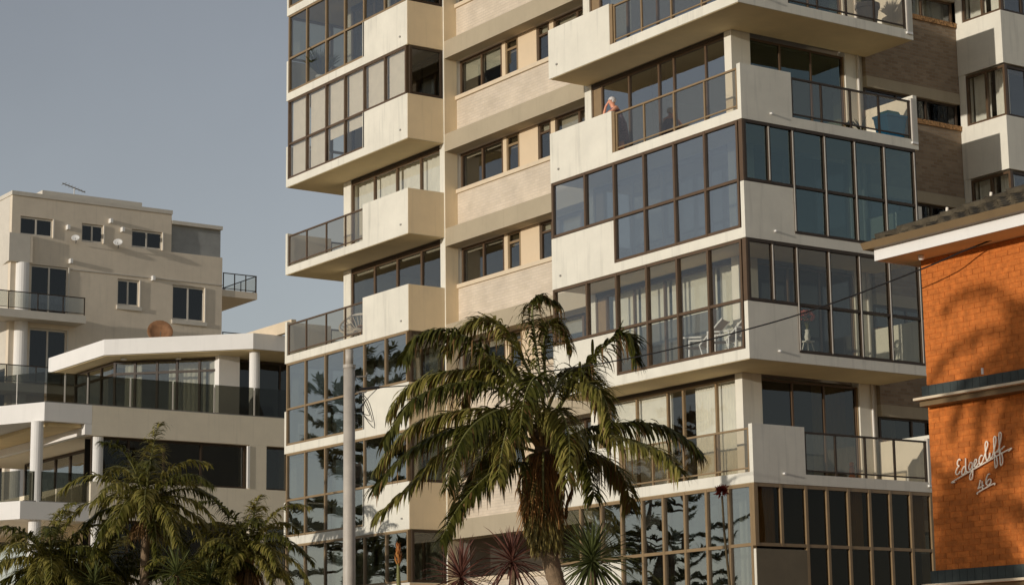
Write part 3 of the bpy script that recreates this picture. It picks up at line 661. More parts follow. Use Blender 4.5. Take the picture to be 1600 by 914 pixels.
# ================================================================ orange brick house (right)
bh = thing('brick_house', (-18, 34, 0), 'orange brick house with tiled roof and script name on its wall', 'house')
KX, KY = -23.85, 24.24
ZB = [3.46, 6.29]                             # storey bands
MB().box(KX+.004, 2, KY-.004, 46, 0, 8.42).build('wall_core', 'mortar', bh)
BW, BH_ = .24, .0865
bm = MB().box(-.115, .115, -.01, .01, -.0385, .0385)
bmesh_ = bpy.data.meshes.new('brick'); bmesh_.from_pydata(bm.v, [], bm.f); bmesh_.materials.append(M['brick'])
hm = MB().box(-.055, .055, -.01, .01, -.0385, .0385)
bhalf = bpy.data.meshes.new('half_brick'); bhalf.from_pydata(hm.v, [], hm.f); bhalf.materials.append(M['brick'])
rest = MB(); cnt = 0; rng = random.Random(3)
spots = []
for row in range(int(8.4/BH_)):
    z = .05+row*BH_
    if z > 8.36: break
    for c in range(0, 60):
        x = KX+.12+c*BW+(.12 if row % 2 else 0)
        spots.append((x, z, False))
    if row % 2: spots.append((KX+.06, z, True))
spots.sort(key=lambda q: (q[0]-(-22.9))**2*1.0+max(0, abs(q[1]-5.0)-1.2)**2*3)
for x, z, half in spots:
    if any(b-.3 < z < b+.05 for b in ZB): continue
    if cnt < 290 and z > 3.4:
        o = place('brick', bhalf if half else bmesh_, (x, KY+rng.uniform(-.003, .003), z), bh); o.rotation_euler = (rng.gauss(0, .004), 0, rng.gauss(0, .006)); cnt += 1
    else:
        w = .055 if half else .115; j = rng.uniform(-.003, .003)
        rest.box(x-w, x+w, KY-.01+j, KY+.011, z-.0385, z+.0385)
r_ = rest.build('brick_courses', 'brick', bh); r_['kind'] = 'stuff'
for z in ZB:                                   # projecting ledges: dark tiled face over a pale drip edge
    MB().box(KX+.04, 2, KY-.36, KY-.016, z-.245, z-.207).build('ledge', 'cream_trim', bh)
    MB().box(KX+.06, 2, KY-.24, KY-.016, z-.33, z-.246).build('ledge_corbel', 'gutter', bh)
    MB().box(KX+.006, 2, KY-.10, KY-.016, z-.206, z-.004).build('ledge_backing', 'concrete', bh)
    for i in range(24):
        x = KX+.0+i*.152
        MB().box(x+.003, x+.149, KY-.125, KY-.101, z-.205, z).build('ledge_tile', 'band', bh)
# eave: fascia board, gutter, soffit, hip roof with tiles
EX, EY, EZ = -24.20, 23.58, 8.30
MB().box(EX+.03, 2, EY+.03, KY+.3, EZ-.015, EZ).build('eave_soffit', 'soffit', bh)
MB().box(EX+.03, KX+.01, KY+.301, 46.5, EZ-.015, EZ).build('eave_soffit', 'soffit', bh)
MB().box(EX, 2, EY, EY+.028, EZ-.03, EZ+.17).build('fascia_board', 'b_white', bh)
MB().box(EX, EX+.028, EY+.03, 46.5, EZ-.03, EZ+.17).build('fascia_board', 'b_white', bh)
MB().hull8([(EX-.12, EY-.12, EZ+.15), (2, EY-.12, EZ+.15), (2, EY-.005, EZ+.15), (EX-.12, EY-.005, EZ+.15), (EX-.15, EY-.15, EZ+.26), (2, EY-.15, EZ+.26), (2, EY-.005, EZ+.26), (EX-.15, EY-.005, EZ+.26)]).build('gutter', 'gutter', bh)
MB().hull8([(EX-.12, EY, EZ+.15), (EX-.005, EY, EZ+.15), (EX-.005, 46.5, EZ+.15), (EX-.12, 46.5, EZ+.15), (EX-.15, EY, EZ+.26), (EX-.005, EY, EZ+.26), (EX-.005, 46.5, EZ+.26), (EX-.15, 46.5, EZ+.26)]).build('gutter', 'gutter', bh)
PITCH = math.tan(R(23))
mb = MB(); c0 = Vector((EX, EY, EZ+.2)); hr = 11.0
b0 = len(mb.v); mb.v += [(EX, EY, EZ+.2), (2, EY, EZ+.2), (2, EY+hr, EZ+.2+hr*PITCH), (EX+hr, EY+hr, EZ+.2+hr*PITCH), (EX, 46.5, EZ+.2), (EX+hr, 46.5, EZ+.2+hr*PITCH)]
mb.f += [(0, 1, 2, 3), (0, 3, 5, 4)]
mb.build('roof_deck', 'tile', bh)
tm = MB(); n = 6
for i in range(n+1):                          # one interlocking tile: rolled profile, 0.30 wide, 0.36 long, lip at the lower end
    u = -.15+.30*i/n; h = .03*math.cos(i/n*2*math.pi)+.04
    tm.v += [(u, -.19, h+.02), (u, .19, h-.012), (u, -.19, h-.04)]
for i in range(n):
    a = 3*i; tm.f += [(a, a+3, a+4, a+1), (a+2, a+5, a+3, a)]
tme = bpy.data.meshes.new('roof_tile'); tme.from_pydata(tm.v, [], tm.f); tme.materials.append(M['tile'])
ang = math.atan(PITCH); ntile = 0
for r in range(9):
    yy = .17+r*.33; 
    for c in range(0, 30):
        xx = .15+c*.30
        if xx < yy-.1 or xx > yy+5.4: continue
        o = place('roof_tile', tme, (EX+xx, EY+yy*math.cos(ang), EZ+.21+yy*math.sin(ang)+rng.uniform(0, .008)), bh); o.rotation_euler = (ang-R(7)+rng.gauss(0, .02), rng.gauss(0, .01), rng.gauss(0, .015)); ntile += 1
for i in range(13):                            # hip cappings, bedded unevenly
    t = .12+i*.34; a = Vector((EX+t*.707-.05, EY+t*.707-.05, EZ+.23+t*.707*PITCH+rng.uniform(0, .02))); b = a+Vector((.27, .27, .27*PITCH))
    MB().tube([a, b], [.125, .095], 8).build('hip_tile', 'tile', bh)
for i in (3, 5, 8, 10):
    t = .12+i*.34; MB().tube([(EX+t*.707, EY+t*.707, EZ+.28+t*.707*PITCH), (EX+t*.707+.02, EY+t*.707, EZ+.42+t*.707*PITCH)], .025, 6).build('mortar_stub', 'sign', bh)
MB().lathe((-23.55, 23.95, EZ-.09), [(.03, 0), (.055, .03), (.05, .07)], 10).build('soffit_lamp', 'plastic_white', bh)
MB().tube([(EX+.05, KY+.9, EZ+.14), (EX+.02, KY+.9, EZ-.05), (KX-.05, KY+1.1, EZ-.12), (KX-.05, KY+1.1, EZ-1.2)], .045, 8).build('downpipe', 'plastic_white', bh)
MB().box(KX-.06, KX-.005, KY+.12, KY+.2, 3.44, 4.6).build('downpipe', 'plastic_white', bh)
MB().tube([(-22.35, KY-.36, 6.27), (-22.35, KY-.36, 6.36)], .02, 6).build('ledge_peg', 'plastic_white', bh)

# script name and house number, bent metal rod standing off the wall
sg = thing('wall_sign', (-22.8, KY-.06, 4.6), 'pale metal script name with number 46 on the orange brick wall', 'sign')
SX0, SZ0, SX1, SZ1 = -23.30, 4.80, -22.22, 5.145
du = Vector((SX1-SX0, 0, SZ1-SZ0)); dl = du.length; du.normalize(); SY = KY-.055
def pen(strokes, base, s, name, slant=.0, rad=.0115):
    """strokes in em units along the rising baseline"""
    mb = MB()
    for st in strokes:
        pts = []
        for i in range(len(st)-1):             # Catmull-Rom through the given points
            p = [st[max(i-1, 0)], st[i], st[i+1], st[min(i+2, len(st)-1)]]
            for q in range(6):
                t = q/6; f = lambda k: .5*((2*p[1][k])+(-p[0][k]+p[2][k])*t+(2*p[0][k]-5*p[1][k]+4*p[2][k]-p[3][k])*t*t+(-p[0][k]+3*p[1][k]-3*p[2][k]+p[3][k])*t**3)
                pts.append((f(0), f(1)))
        pts.append(st[-1])
        mb.tube([(base[0]+du.x*x*s, SY, base[1]+du.z*x*s+y*s*.72) for x, y in pts], rad, 6)
    return mb.build(name, 'sign', sg, smooth=True)
s = dl/10.0                                     # ten units long
def lt(ch, st): pen([[(x, y) for x, y in q] for q in st], (SX0, SZ0), s, 'letter')
pen([[(-.1, -.35), (0, 0), (10, 0), (10.15, -.3)]], (SX0, SZ0), s, 'underline')
lt('E', [[(1.15, 3.0), (.95, 3.35), (.6, 3.1), (.55, 2.5), (.85, 2.15), (.5, 1.95), (.15, 1.4), (.25, .9), (.6, .75), (1.0, 1.1)]])
lt('d', [[(2.05, 1.25), (1.75, 1.5), (1.35, 1.0), (1.3, .35), (1.6, .15), (2.0, .7), (2.15, 2.9), (2.1, 1.2), (2.2, .3), (2.5, .2)]])
lt('g', [[(3.35, 1.35), (3.0, 1.55), (2.7, 1.0), (2.75, .45), (3.05, .35), (3.35, .9), (3.35, 1.3), (3.35, -.6), (3.1, -1.5), (2.75, -1.3), (2.9, -.5), (3.6, .2)]])
lt('e', [[(3.6, .5), (4.1, 1.0), (4.2, 1.45), (3.95, 1.6), (3.7, 1.1), (3.75, .45), (4.05, .25), (4.5, .6)]])
lt('c', [[(5.35, 1.5), (5.1, 1.75), (4.75, 1.4), (4.65, .7), (4.9, .25), (5.3, .5)]])
lt('l', [[(5.3, .5), (6.2, 2.4), (6.45, 3.2), (6.2, 3.7), (5.95, 3.2), (5.95, 1.0), (6.1, .3), (6.5, .5)]])
lt('i', [[(6.5, .5), (6.75, 1.3), (6.7, .5), (6.9, .2), (7.2, .5)]])
lt('f', [[(7.2, .5), (7.85, 2.3), (8.0, 3.3), (7.75, 3.7), (7.55, 3.0), (7.55, -1.4), (7.75, -1.9), (8.0, -1.4), (7.9, -.1), (7.6, .6), (8.2, .9)]])
lt('f', [[(8.2, .5), (8.85, 2.5), (9.0, 3.5), (8.75, 3.9), (8.55, 3.2), (8.55, -1.5), (8.75, -2.0), (9.0, -1.5), (8.9, -.1), (8.6, .6), (9.5, 1.0)]])
NB = (-22.85, 4.575)
pen([[(-.1, -.3), (0, 0), (2.95, 0), (3.05, -.3)]], NB, s, 'underline')
pen([[(.55, 2.0), (.25, 1.0), (.0, .65)], [(.0, .65), (.6, .65), (1.15, .7)], [(.85, 1.6), (.85, .8), (.85, .15)]], NB, s, 'digit')
pen([[(2.35, 2.15), (1.95, 2.1), (1.6, 1.4), (1.6, .7), (1.95, .25), (2.4, .45), (2.5, .9), (2.2, 1.2), (1.8, 1.0), (1.65, .7)]], NB, s, 'digit')

# ================================================================ PLANTS
def spline(pts, n):
    pts = [Vector(p) for p in pts]; out = []
    segs = len(pts)-1
    for q in range(n+1):
        t = q/n*segs; i = min(int(t), segs-1); t -= i
        p0, p1, p2, p3 = pts[max(i-1, 0)], pts[i], pts[i+1], pts[min(i+2, segs)]
        out.append(.5*((2*p1)+(-p0+p2)*t+(2*p0-5*p1+4*p2-p3)*t*t+(-p0+3*p1-3*p2+p3)*t**3))
    return out
def frond(parent, pts, mat, rng, ll=.75, n=46, droop=.6, w=.022, dry=.0, start=.12, name='frond', rib=True):
    """feather leaf: rib with two rows of drooping leaflets"""
    P = spline(pts, n); L = sum((P[i+1]-P[i]).length for i in range(n))
    mb = MB(); gap = rng.uniform(0, 6)
    for i in range(int(n*start), n+1):
        t = i/n; p = P[i]; tg = (P[min(i+1, n)]-P[max(i-1, 0)]).normalized()
        side = tg.cross(Vector((0, 0, 1)))
        side = side.normalized() if side.length > .05 else Vector((rng.uniform(-1, 1), rng.uniform(-1, 1), 0)).normalized()
        up = side.cross(tg)
        prof = math.sin(min(1, .25+t*1.0)*math.pi*.86)**.6
        for sgn in (-1, 1):
            if rng.random() < .06 or (math.sin(i*.9+gap)*math.sin(i*.37+gap*2) > .84): continue
            l = ll*prof*rng.uniform(.65, 1.2)*(.55 if t > .97 else 1)
            d = (side*sgn*.9+tg*(.45+.5*t)+up*(.25+rng.gauss(0, .2))).normalized()
            q = p+Vector((rng.gauss(0, .006),)*3); pp = [q]; dd = d; dr = droop*rng.uniform(.45, 1.5)
            for k in range(4):
                dd = (dd+Vector((0, 0, -dr*(.35+.30*k)))).normalized(); q = q+dd*(l/4); pp.append(q)
            sv = d.cross(Vector((rng.gauss(0, .25), rng.gauss(0, .25), 1))).normalized(); ww = w*rng.uniform(.8, 1.2)
            mb.strip(pp, [ww*.5, ww, ww*.9, ww*.55, .002], sv)
    f = mb.build(name, mat, parent)
    if not rib: return f
    rb = MB(); rad = [.03*(1-.8*i/n)+.004 for i in range(0, n+1, 3)]
    rb.tube([P[i] for i in range(0, n+1, 3)], rad, 6).build('rib', 'rachis', f)
    return f
def crown(parent, c, rng, nf, length, mats, ll=.7, lo=-.5, hi=1.35, droop=.55, n=70):
    for i in range(nf):
        az = i*2.39996+rng.uniform(-.25, .25); t = (i+.5)/nf; el = hi+(lo-hi)*t**.9+rng.uniform(-.1, .1)
        l = length*rng.uniform(.85, 1.1); pts = [Vector(c)]; d = Vector((math.cos(az)*math.cos(el), math.sin(az)*math.cos(el), math.sin(el)))
        q = Vector(c)
        for k in range(5):
            q = q+d*(l/5); pts.append(q.copy()); d = (d+Vector((0, 0, -.18-.10*k-.10*t))).normalized()
        frond(parent, pts, mats[i % len(mats)], rng, ll*rng.uniform(.85, 1.1), n, droop, .029)

MAIN_FRONDS = [
    [(-32.64, 23.13, 6.89), (-32.92, 22.26, 7.82), (-33.17, 21.52, 8.3), (-33.34, 20.93, 8.19), (-33.35, 20.61, 7.75)],
    [(-32.61, 23.16, 7.07), (-33.11, 22.9, 8.14), (-33.54, 22.62, 8.67), (-33.96, 22.32, 8.58), (-34.27, 22.15, 8.18)],
    [(-32.61, 23.16, 7.13), (-32.77, 23.11, 8.23), (-32.85, 23.13, 8.85), (-32.8, 23.3, 9.08), (-32.66, 23.61, 8.89)],
    [(-32.56, 23.23, 7.13), (-32.83, 23.36, 8.14), (-32.92, 23.62, 8.66), (-32.96, 23.91, 8.57), (-33.02, 24.14, 8.17)],
    [(-32.52, 23.29, 6.65), (-32.13, 23.66, 7.52), (-31.69, 24.13, 8.16), (-31.48, 24.29, 8.17), (-31.35, 24.36, 7.77)],
    [(-32.52, 23.29, 6.77), (-31.97, 23.38, 7.21), (-31.54, 23.46, 7.25), (-31.17, 23.51, 6.92), (-30.91, 23.45, 6.36)],
    [(-32.48, 23.34, 6.29), (-32.1, 23.98, 6.55), (-31.64, 24.67, 6.63), (-31.27, 25.2, 6.45), (-31.03, 25.56, 6.08)],
    [(-32.48, 23.34, 6.17), (-31.59, 23.67, 6.33), (-30.93, 23.89, 6.16), (-30.34, 24.07, 5.94), (-29.86, 24.14, 5.55)],
    [(-32.52, 23.28, 6.29), (-31.99, 23.24, 6.33), (-31.58, 23.22, 6.02), (-31.23, 23.17, 5.58), (-30.95, 23.06, 5.15)],
    [(-32.66, 23.1, 6.89), (-33.25, 22.48, 7.58), (-33.79, 21.84, 7.66), (-34.22, 21.33, 7.44), (-34.49, 21.03, 6.97)],
    [(-32.66, 23.1, 6.77), (-32.79, 22.03, 7.31), (-32.94, 21.14, 7.21), (-32.97, 20.48, 6.87), (-32.94, 19.93, 6.15)],
    [(-32.66, 23.1, 6.65), (-33.47, 22.62, 6.96), (-34.18, 22.08, 6.94), (-34.79, 21.61, 6.68), (-35.32, 21.22, 5.98)],
    [(-32.69, 23.05, 6.3), (-32.87, 22.21, 6.53), (-33.09, 21.44, 6.46), (-33.31, 20.68, 6.05), (-33.44, 20.07, 5.4)],
    [(-32.69, 23.05, 6.12), (-32.98, 22.28, 6.28), (-33.31, 21.51, 6.1), (-33.58, 20.85, 5.45), (-33.77, 20.29, 4.91)],
    [(-32.68, 23.07, 5.88), (-32.49, 22.3, 5.83), (-32.39, 21.66, 5.5), (-32.31, 21.06, 4.95), (-32.16, 20.62, 4.4)],
    [(-32.63, 23.14, 6.77), (-32.28, 22.55, 6.95), (-32.04, 22.07, 6.64), (-31.8, 21.69, 6.01), (-31.52, 21.4, 5.46)],
    [(-32.6, 23.18, 6.89), (-32.09, 22.75, 7.27), (-31.76, 22.38, 7.32), (-31.5, 21.98, 6.91), (-31.22, 21.66, 6.18)],
    [(-32.66, 23.1, 6.89), (-33.37, 23.0, 7.7), (-33.9, 22.92, 8.01), (-34.39, 22.81, 7.82), (-34.79, 22.8, 7.25)],
    [(-32.57, 23.23, 6.89), (-32.87, 23.82, 7.57), (-33.04, 24.33, 7.81), (-33.22, 24.76, 7.68), (-33.42, 25.1, 7.23)],
    [(-32.61, 23.17, 6.29), (-32.71, 23.98, 6.23), (-32.69, 24.7, 6.02), (-32.81, 25.17, 5.69), (-33.02, 25.47, 5.24)],
    [(-32.67, 23.07, 6.3), (-33.5, 22.92, 6.37), (-34.14, 22.77, 6.07), (-34.64, 22.73, 5.62), (-35.04, 22.79, 5.17)],
    [(-32.57, 23.22, 6.65), (-31.95, 23.0, 6.8), (-31.49, 22.86, 6.51), (-31.11, 22.66, 6.0), (-30.82, 22.41, 5.39)],
    [(-32.66, 23.1, 6.53), (-32.41, 22.18, 6.8), (-32.26, 21.45, 6.51), (-32.04, 20.9, 6.0), (-31.76, 20.5, 5.27)],
]

rg = random.Random(11)
pm = thing('palm_tree', (-32.2, 23.7, 0), 'tall shaggy palm standing in front of the tower', 'palm tree')
TR = [(-32.38, 23.5, 0), (-32.40, 23.48, 2.09), (-32.42, 23.44, 2.84), (-32.47, 23.37, 3.48), (-32.55, 23.25, 4.06), (-32.60, 23.16, 4.65), (-32.64, 23.12, 5.47), (-32.61, 23.17, 6.18), (-32.6, 23.18, 6.8)]
sp_ = spline(TR, 60)
MB().tube(sp_, [.15 + .03*i/60 + .010*math.sin(i*2.6) for i in range(61)], 14).build('trunk', 'bark', pm, smooth=True)
for i, p in enumerate(MAIN_FRONDS):
    fo = frond(pm, p, ('leaf', 'leaf_l', 'leaf', 'leaf_l')[i % 4], rg, .72 if i not in (2, 3) else .42, 124, rg.uniform(.42, .9), .0265, start=.14)
    dl_ = frond(fo, [Vector(q)+Vector((0, 0, -.02)) for q in p], 'leaf_dry', rg, .72, 22, 1.3, .017, start=.35, name='dry_leaflets', rib=False)
# skirt of dead fibre, hanging fruit strings and ivy round the upper trunk
for nm, mt, cnt, z0, z1, l0, l1, w in (('fibre_skirt', 'fibre', 1000, 5.1, 6.1, .25, .6, .012), ('hanging_strings', 'ivy', 1900, 4.4, 5.6, .12, .35, .015)):
    mb = MB()
    for i in range(cnt):
        z = rg.uniform(z0, z1); a = rg.uniform(0, 6.283); k = min(range(61), key=lambda q: abs(sp_[q].z-z)); c = sp_[k]
        swell = .19+.11*math.sin(max(0, min(1, (z-4.2)/2.0))*math.pi); r = swell*rg.uniform(.75, 1.12)
        q = Vector((c.x+math.cos(a)*r, c.y+math.sin(a)*r, z)); l = rg.uniform(l0, l1); d = Vector((math.cos(a)*.35, math.sin(a)*.35, -1)).normalized(); pp = [q]
        for s_ in range(3): d = (d+Vector((rg.gauss(0, .12), rg.gauss(0, .12), -.25))).normalized(); q = q+d*l/3; pp.append(q)
        mb.strip(pp, [w, w, w*.8, w*.2], Vector((rg.gauss(0, 1), rg.gauss(0, 1), .2)).normalized())
    mb.build(nm, mt, pm)
for i in range(7):
    a = i*.9+.2; b = Vector((-32.6, 23.17, 6.1)); o = Vector((math.cos(a), math.sin(a), 0))
    frond(pm, [b, b+o*.35+Vector((0, 0, -.1)), b+o*.5+Vector((0, 0, -.6)), b+o*.42+Vector((0, 0, -.9)), b+o*.38+Vector((0, 0, -1.15))], 'leaf_dry', rg, .3, 26, .9, .016, name='dead_frond')
for i in range(14):
    a = i*.45; mb = MB(); b = Vector((-32.61, 23.17, 6.0)); o = Vector((math.cos(a), math.sin(a), 0))
    mb.tube([b, b+o*.16+Vector((0, 0, .25)), b+o*rg.uniform(.2, .45)+Vector((0, 0, rg.uniform(.35, .95)))], [.06, .04, .018], 6).build('leaf_base', 'sheath', pm)

def small_palm(base, top, nf, length, seed, label, mats=('leaf', 'leaf_l', 'leaf'), hi=1.35, lo=-.6, ll=.7):
    r = random.Random(seed)
    t = thing('palm_tree', base, label, 'palm tree')
    b = Vector(base); e = Vector(top); pts = [b, b+(e-b)*.35+Vector((.08, .05, 0)), b+(e-b)*.7+Vector((.05, -.04, 0)), e]
    P = spline(pts, 40); MB().tube(P, [.16-.05*i/40+.008*math.sin(i*2.4) for i in range(41)], 12).build('trunk', 'bark', t, smooth=True)
    MB().tube([e-Vector((0, 0, .05)), e+Vector((0, 0, .35)), e+Vector((0, 0, .8))], [.17, .15, .06], 10).build('crownshaft', 'sheath', t, smooth=True)
    crown(t, e+Vector((0, 0, .55)), r, nf, length, mats, ll, lo, hi)
    mb = MB()
    for i in range(120):
        a = r.uniform(0, 6.28); q = e+Vector((math.cos(a)*.15, math.sin(a)*.15, r.uniform(-.05, .1))); d = Vector((math.cos(a), math.sin(a), .1)); pp = [q]
        for k in range(4): d = (d+Vector((0, 0, -.7))).normalized(); q = q+d*.2*r.uniform(.6, 1.2); pp.append(q)
        mb.strip(pp, [.02, .02, .018, .012, .004], Vector((-math.sin(a), math.cos(a), 0)))
    mb.build('fruit_strings', 'leaf_dry', t)
    return t
small_palm((-56.2, 26.2, 0), (-56.2, 26.2, 6.65), 30, 2.65, 21, 'tallest of the left palms with orange crownshaft under its fronds', ('leaf_l', 'leaf_l', 'leaf'), 1.3, -.55, .62)
small_palm((-57.6, 23.8, 0), (-57.5, 23.9, 5.0), 30, 2.4, 33, 'bushy palm in the bottom left corner before the white columns', ('leaf_l', 'leaf_l', 'leaf'), 1.15, -.6, .62)
small_palm((-55.0, 28.75, 0), (-55.0, 28.8, 5.3), 26, 2.2, 45, 'dark palm beside the left edge of the tower', ('leaf_l', 'leaf_l', 'leaf'), 1.35, -.6, .55)
small_palm((-58.4, 26.0, 0), (-58.3, 25.9, 4.7), 24, 2.4, 57, 'low palm between the corner palm and the tallest left palm', ('leaf', 'leaf_l', 'leaf'), 1.1, -.5, .6)
small_palm((-55.6, 27.6, 0), (-55.6, 27.6, 4.55), 22, 2.1, 58, 'low palm between the tallest left palm and the dark palm', ('leaf', 'leaf', 'leaf_l'), 1.0, -.5, .55)
# the beach-side palm whose shadow falls on the orange brick wall (stands out of frame)
small_palm((-20.3, -.3, 0), (-20.3, -.2, 6.6), 20, 2.7, 61, 'palm across the road whose crown shades the script name', ('leaf', 'leaf_l', 'leaf'), 1.0, -1.1, .7)
small_palm((-18.9, -.9, 0), (-18.7, -.8, 9.2), 18, 2.5, 62, 'taller palm across the road shading the upper brick wall', ('leaf', 'leaf_l', 'leaf'), .9, -1.0, .65)

def rosette(name, base, c, n, ll, w, mat, seed, label, cat='shrub', up=.9, lo=-.75, group=None):
    """spiky head of sword leaves on a short stem; each leaf its own part"""
    r = random.Random(seed); t = thing(name, base, label, cat, group)
    MB().tube([base, ((base[0]+c[0])/2+.04, (base[1]+c[1])/2, (base[2]+c[2])/2), c], [.09, .08, .07], 8).build('stem', 'bark', t)
    protos = []
    for v in range(4):                          # four leaf shapes, shared
        mb = MB(); l = ll*(.8+.12*v); cv = (.02, .10, .2, .34)[v]
        pts = [(0, 0, 0), (0, l*.3, -cv*.02*l), (0, l*.6, -cv*.25*l), (0, l*.85, -cv*.62*l), (0, l, -cv*l)]
        b = 0
        for (x, y, z), ww in zip(pts, (w*.55, w, w*.9, w*.5, .002)): mb.v += [(-ww, y, z+ww*.5), (0, y, z), (ww, y, z+ww*.5)]
        for i in range(4): k = 3*i; mb.f += [(k, k+1, k+4, k+3), (k+1, k+2, k+5, k+4)]
        me = bpy.data.meshes.new('sword_leaf'); me.from_pydata(mb.v, [], mb.f); me.materials.append(M[mat]); protos.append(me)
    for i in range(n):
        az = i*2.39996; tt = (i+.5)/n; el = 1.45+(lo-1.45)*tt**.85+r.uniform(-.12, .12)
        o = place('sword_leaf', protos[min(3, int(tt*4)) if r.random() < .7 else r.randrange(4)], Vector(c)+Vector((0, 0, .12*(1-tt))), t)
        o.rotation_mode = 'XYZ'; o.rotation_euler = (el, r.uniform(-.25, .25), az)
    return t
rosette('cordyline', (-36.8, 24.05, .1), (-36.83, 24.07, 4.0), 95, .86, .024, 'cordyline', 3, 'lower of the two dark red spiky cordylines left of the palm trunk')
rosette('cordyline', (-36.2, 24.95, .1), (-36.26, 24.93, 4.30), 95, .86, .024, 'cordyline', 5, 'higher of the two dark red spiky cordylines touching the palm trunk')
rosette('yucca', (-35.3, 26.2, .1), (-35.32, 26.23, 4.30), 150, 1.02, .026, 'yucca', 8, 'big green spiky yucca right of the palm trunk')
rosette('yucca', (-53.9, 26.1, .1), (-54.0, 26.1, 5.05), 70, .95, .03, 'yucca', 9, 'pale green spiky yucca at the foot of the left palms')
rosette('yucca', (-54.6, 27.4, .1), (-54.6, 27.4, 4.9), 60, .8, .026, 'yucca', 10, 'small green spiky plant right of the pale yucca at bottom left')
rosette('yucca', (-56.0, 24.6, .1), (-56.0, 24.6, 4.85), 60, .8, .026, 'yucca', 12, 'green spiky plant at the bottom edge between the left palms')

# gymea lily: tall stalk with dark red flower head, and a young bud
ly = thing('flower_stalk', (-32.05, 27.12, .1), 'tall thin flower stalk with dark red head before the lower windows', 'flower')
MB().tube(spline([(-32.0, 27.16, .1), (-32.06, 27.12, 2.6), (-32.09, 27.09, 3.71), (-32.13, 27.04, 4.6), (-32.15, 27.02, 5.42)], 20), [.03-.010*i/20 for i in range(21)], 8).build('stalk', 'stem', ly, smooth=True)
mb = MB(); hc = Vector((-32.15, 27.02, 5.5))
for i in range(150):
    d = Vector((rg.gauss(0, 1), rg.gauss(0, 1), rg.gauss(.45, .8))).normalized(); a = hc+d*rg.uniform(.01, .06); b = a+d*rg.uniform(.06, .13)
    mb.strip([a, (a+b)/2, b], [.012, .018, .004], d.cross(Vector((rg.gauss(0, 1), rg.gauss(0, 1), rg.gauss(0, 1)))).normalized())
mb.build('flower_head', 'red', ly)
ly = thing('flower_bud', (-37.4, 23.05, .1), 'orange tipped flower bud on a green stem beside the lamp pole', 'flower')
MB().tube(spline([(-37.45, 23.05, .1), (-37.48, 23.02, 3.0), (-37.5, 23.01, 4.35)], 14), [.03]*8+[.034, .04, .045, .045, .04, .035, .03], 8).build('stem', 'stem_g', ly, smooth=True)
mb = MB()
for i in range(26):
    a = i*2.4; z = 4.3+.016*i; q = Vector((-37.5, 23.01, z)); o = Vector((math.cos(a), math.sin(a), 0)); l = .16 if i < 20 else .1
    mb.strip([q+o*.03, q+o*(.075 if i < 12 else .05)+Vector((0, 0, l*.5)), q+o*(.09 if i < 8 else .02)+Vector((0, 0, l))], [.02, .02, .003], Vector((-math.sin(a), math.cos(a), 0)))
mb.build('bud', 'bud', ly)

# Norfolk pines on the beach side, seen mirrored in the lower windows
def pine(base, h, seed, label):
    r = random.Random(seed); t = thing('norfolk_pine', base, label, 'pine tree', None); b = Vector(base)
    MB().tube([b, b+Vector((.1, 0, h*.5)), b+Vector((0, 0, h))], [.45, .28, .04], 10).build('trunk', 'pinebark', t)
    mb = MB(); br = MB(); z = h*.12
    while z < h*.98:
        f = 1-z/h; L = .8+6.0*f**.7
        a0 = r.uniform(0, 6.28)
        for k in range(6):
            if r.random() < .3: continue
            a = a0+k*1.047+r.gauss(0, .35); d = Vector((math.cos(a), math.sin(a), .04)); l = L*r.uniform(.45, 1.2); p0 = b+Vector((0, 0, z+r.gauss(0, .3)))
            pts = [p0+d*l*u+Vector((0, 0, -.10*l*math.sin(u*2.6)+.16*l*u*u)) for u in (0, .25, .5, .75, 1)]
            br.tube(pts, [.06, .05, .035, .025, .01], 5)
            side = d.cross(Vector((0, 0, 1))).normalized(); m = int(20+l*26)
            for q in range(m):
                u = .25+.75*q/m; i = min(3, int(u*4)); p = pts[i].lerp(pts[i+1], u*4-i)
                for sg_ in (-1, 1):
                    e = p+side*sg_*r.uniform(.12, .7)*(1.15-u*.6)+d*.25+Vector((0, 0, r.uniform(-.12, .32)))
                    mb.strip([p, p.lerp(e, .5)+Vector((0, 0, .04)), e], [.03, .05, .012], Vector((r.gauss(0, .4), r.gauss(0, .4), 1)).normalized().cross(e-p).normalized())
        z += h*.045*(.7+.6*f)
    br.build('branches', 'pinebark', t); mb.build('needles', 'pine', t)
    return t
pine((-86.2, 15.4, 0), 18.0, 71, 'norfolk pine mirrored in the left glazed bay of the tower')
pine((-92, 3, 0), 15.5, 72, 'norfolk pine mirrored in the lower right glazed bay of the tower')
pine((-88, -3, 0), 16.5, 73, 'second norfolk pine mirrored in the lower right glazed bay')

# ================================================================ STREET POLE AND CABLE
PX, PY, PZ = -38.01, 22.17, 8.33
po = thing('utility_pole', (PX, PY, 0), 'pale tapered street pole with clamped cables in front of the left bay', 'pole')
MB().tube([(PX, PY, 0), (PX, PY, 4), (PX, PY, PZ)], [.138, .127, .115], 20).build('shaft', 'steel', po, smooth=True)
MB().tube([(PX, PY, PZ-.02), (PX, PY, PZ+.045)], .13, 20).build('collar', 'steel', po)
MB().tube([(PX, PY, PZ+.045), (PX, PY, PZ+.36)], .082, 16).build('spigot', 'steel', po, smooth=True)
ov = Vector((.62, .78, 0))                     # along the street side, towards the cable
W_ = lambda a, z: Vector((PX, PY, z))+ov*a
for z in (PZ-.2, PZ-.52): MB().tube([W_(.11, z), W_(.34, z), W_(.37, z+.08)], .018, 6).build('hook', 'grey_metal', po)
MB().tube([W_(.20, PZ-.46), W_(.62, PZ-.43)], .03, 8).build('cable_clamp', 'black', po)
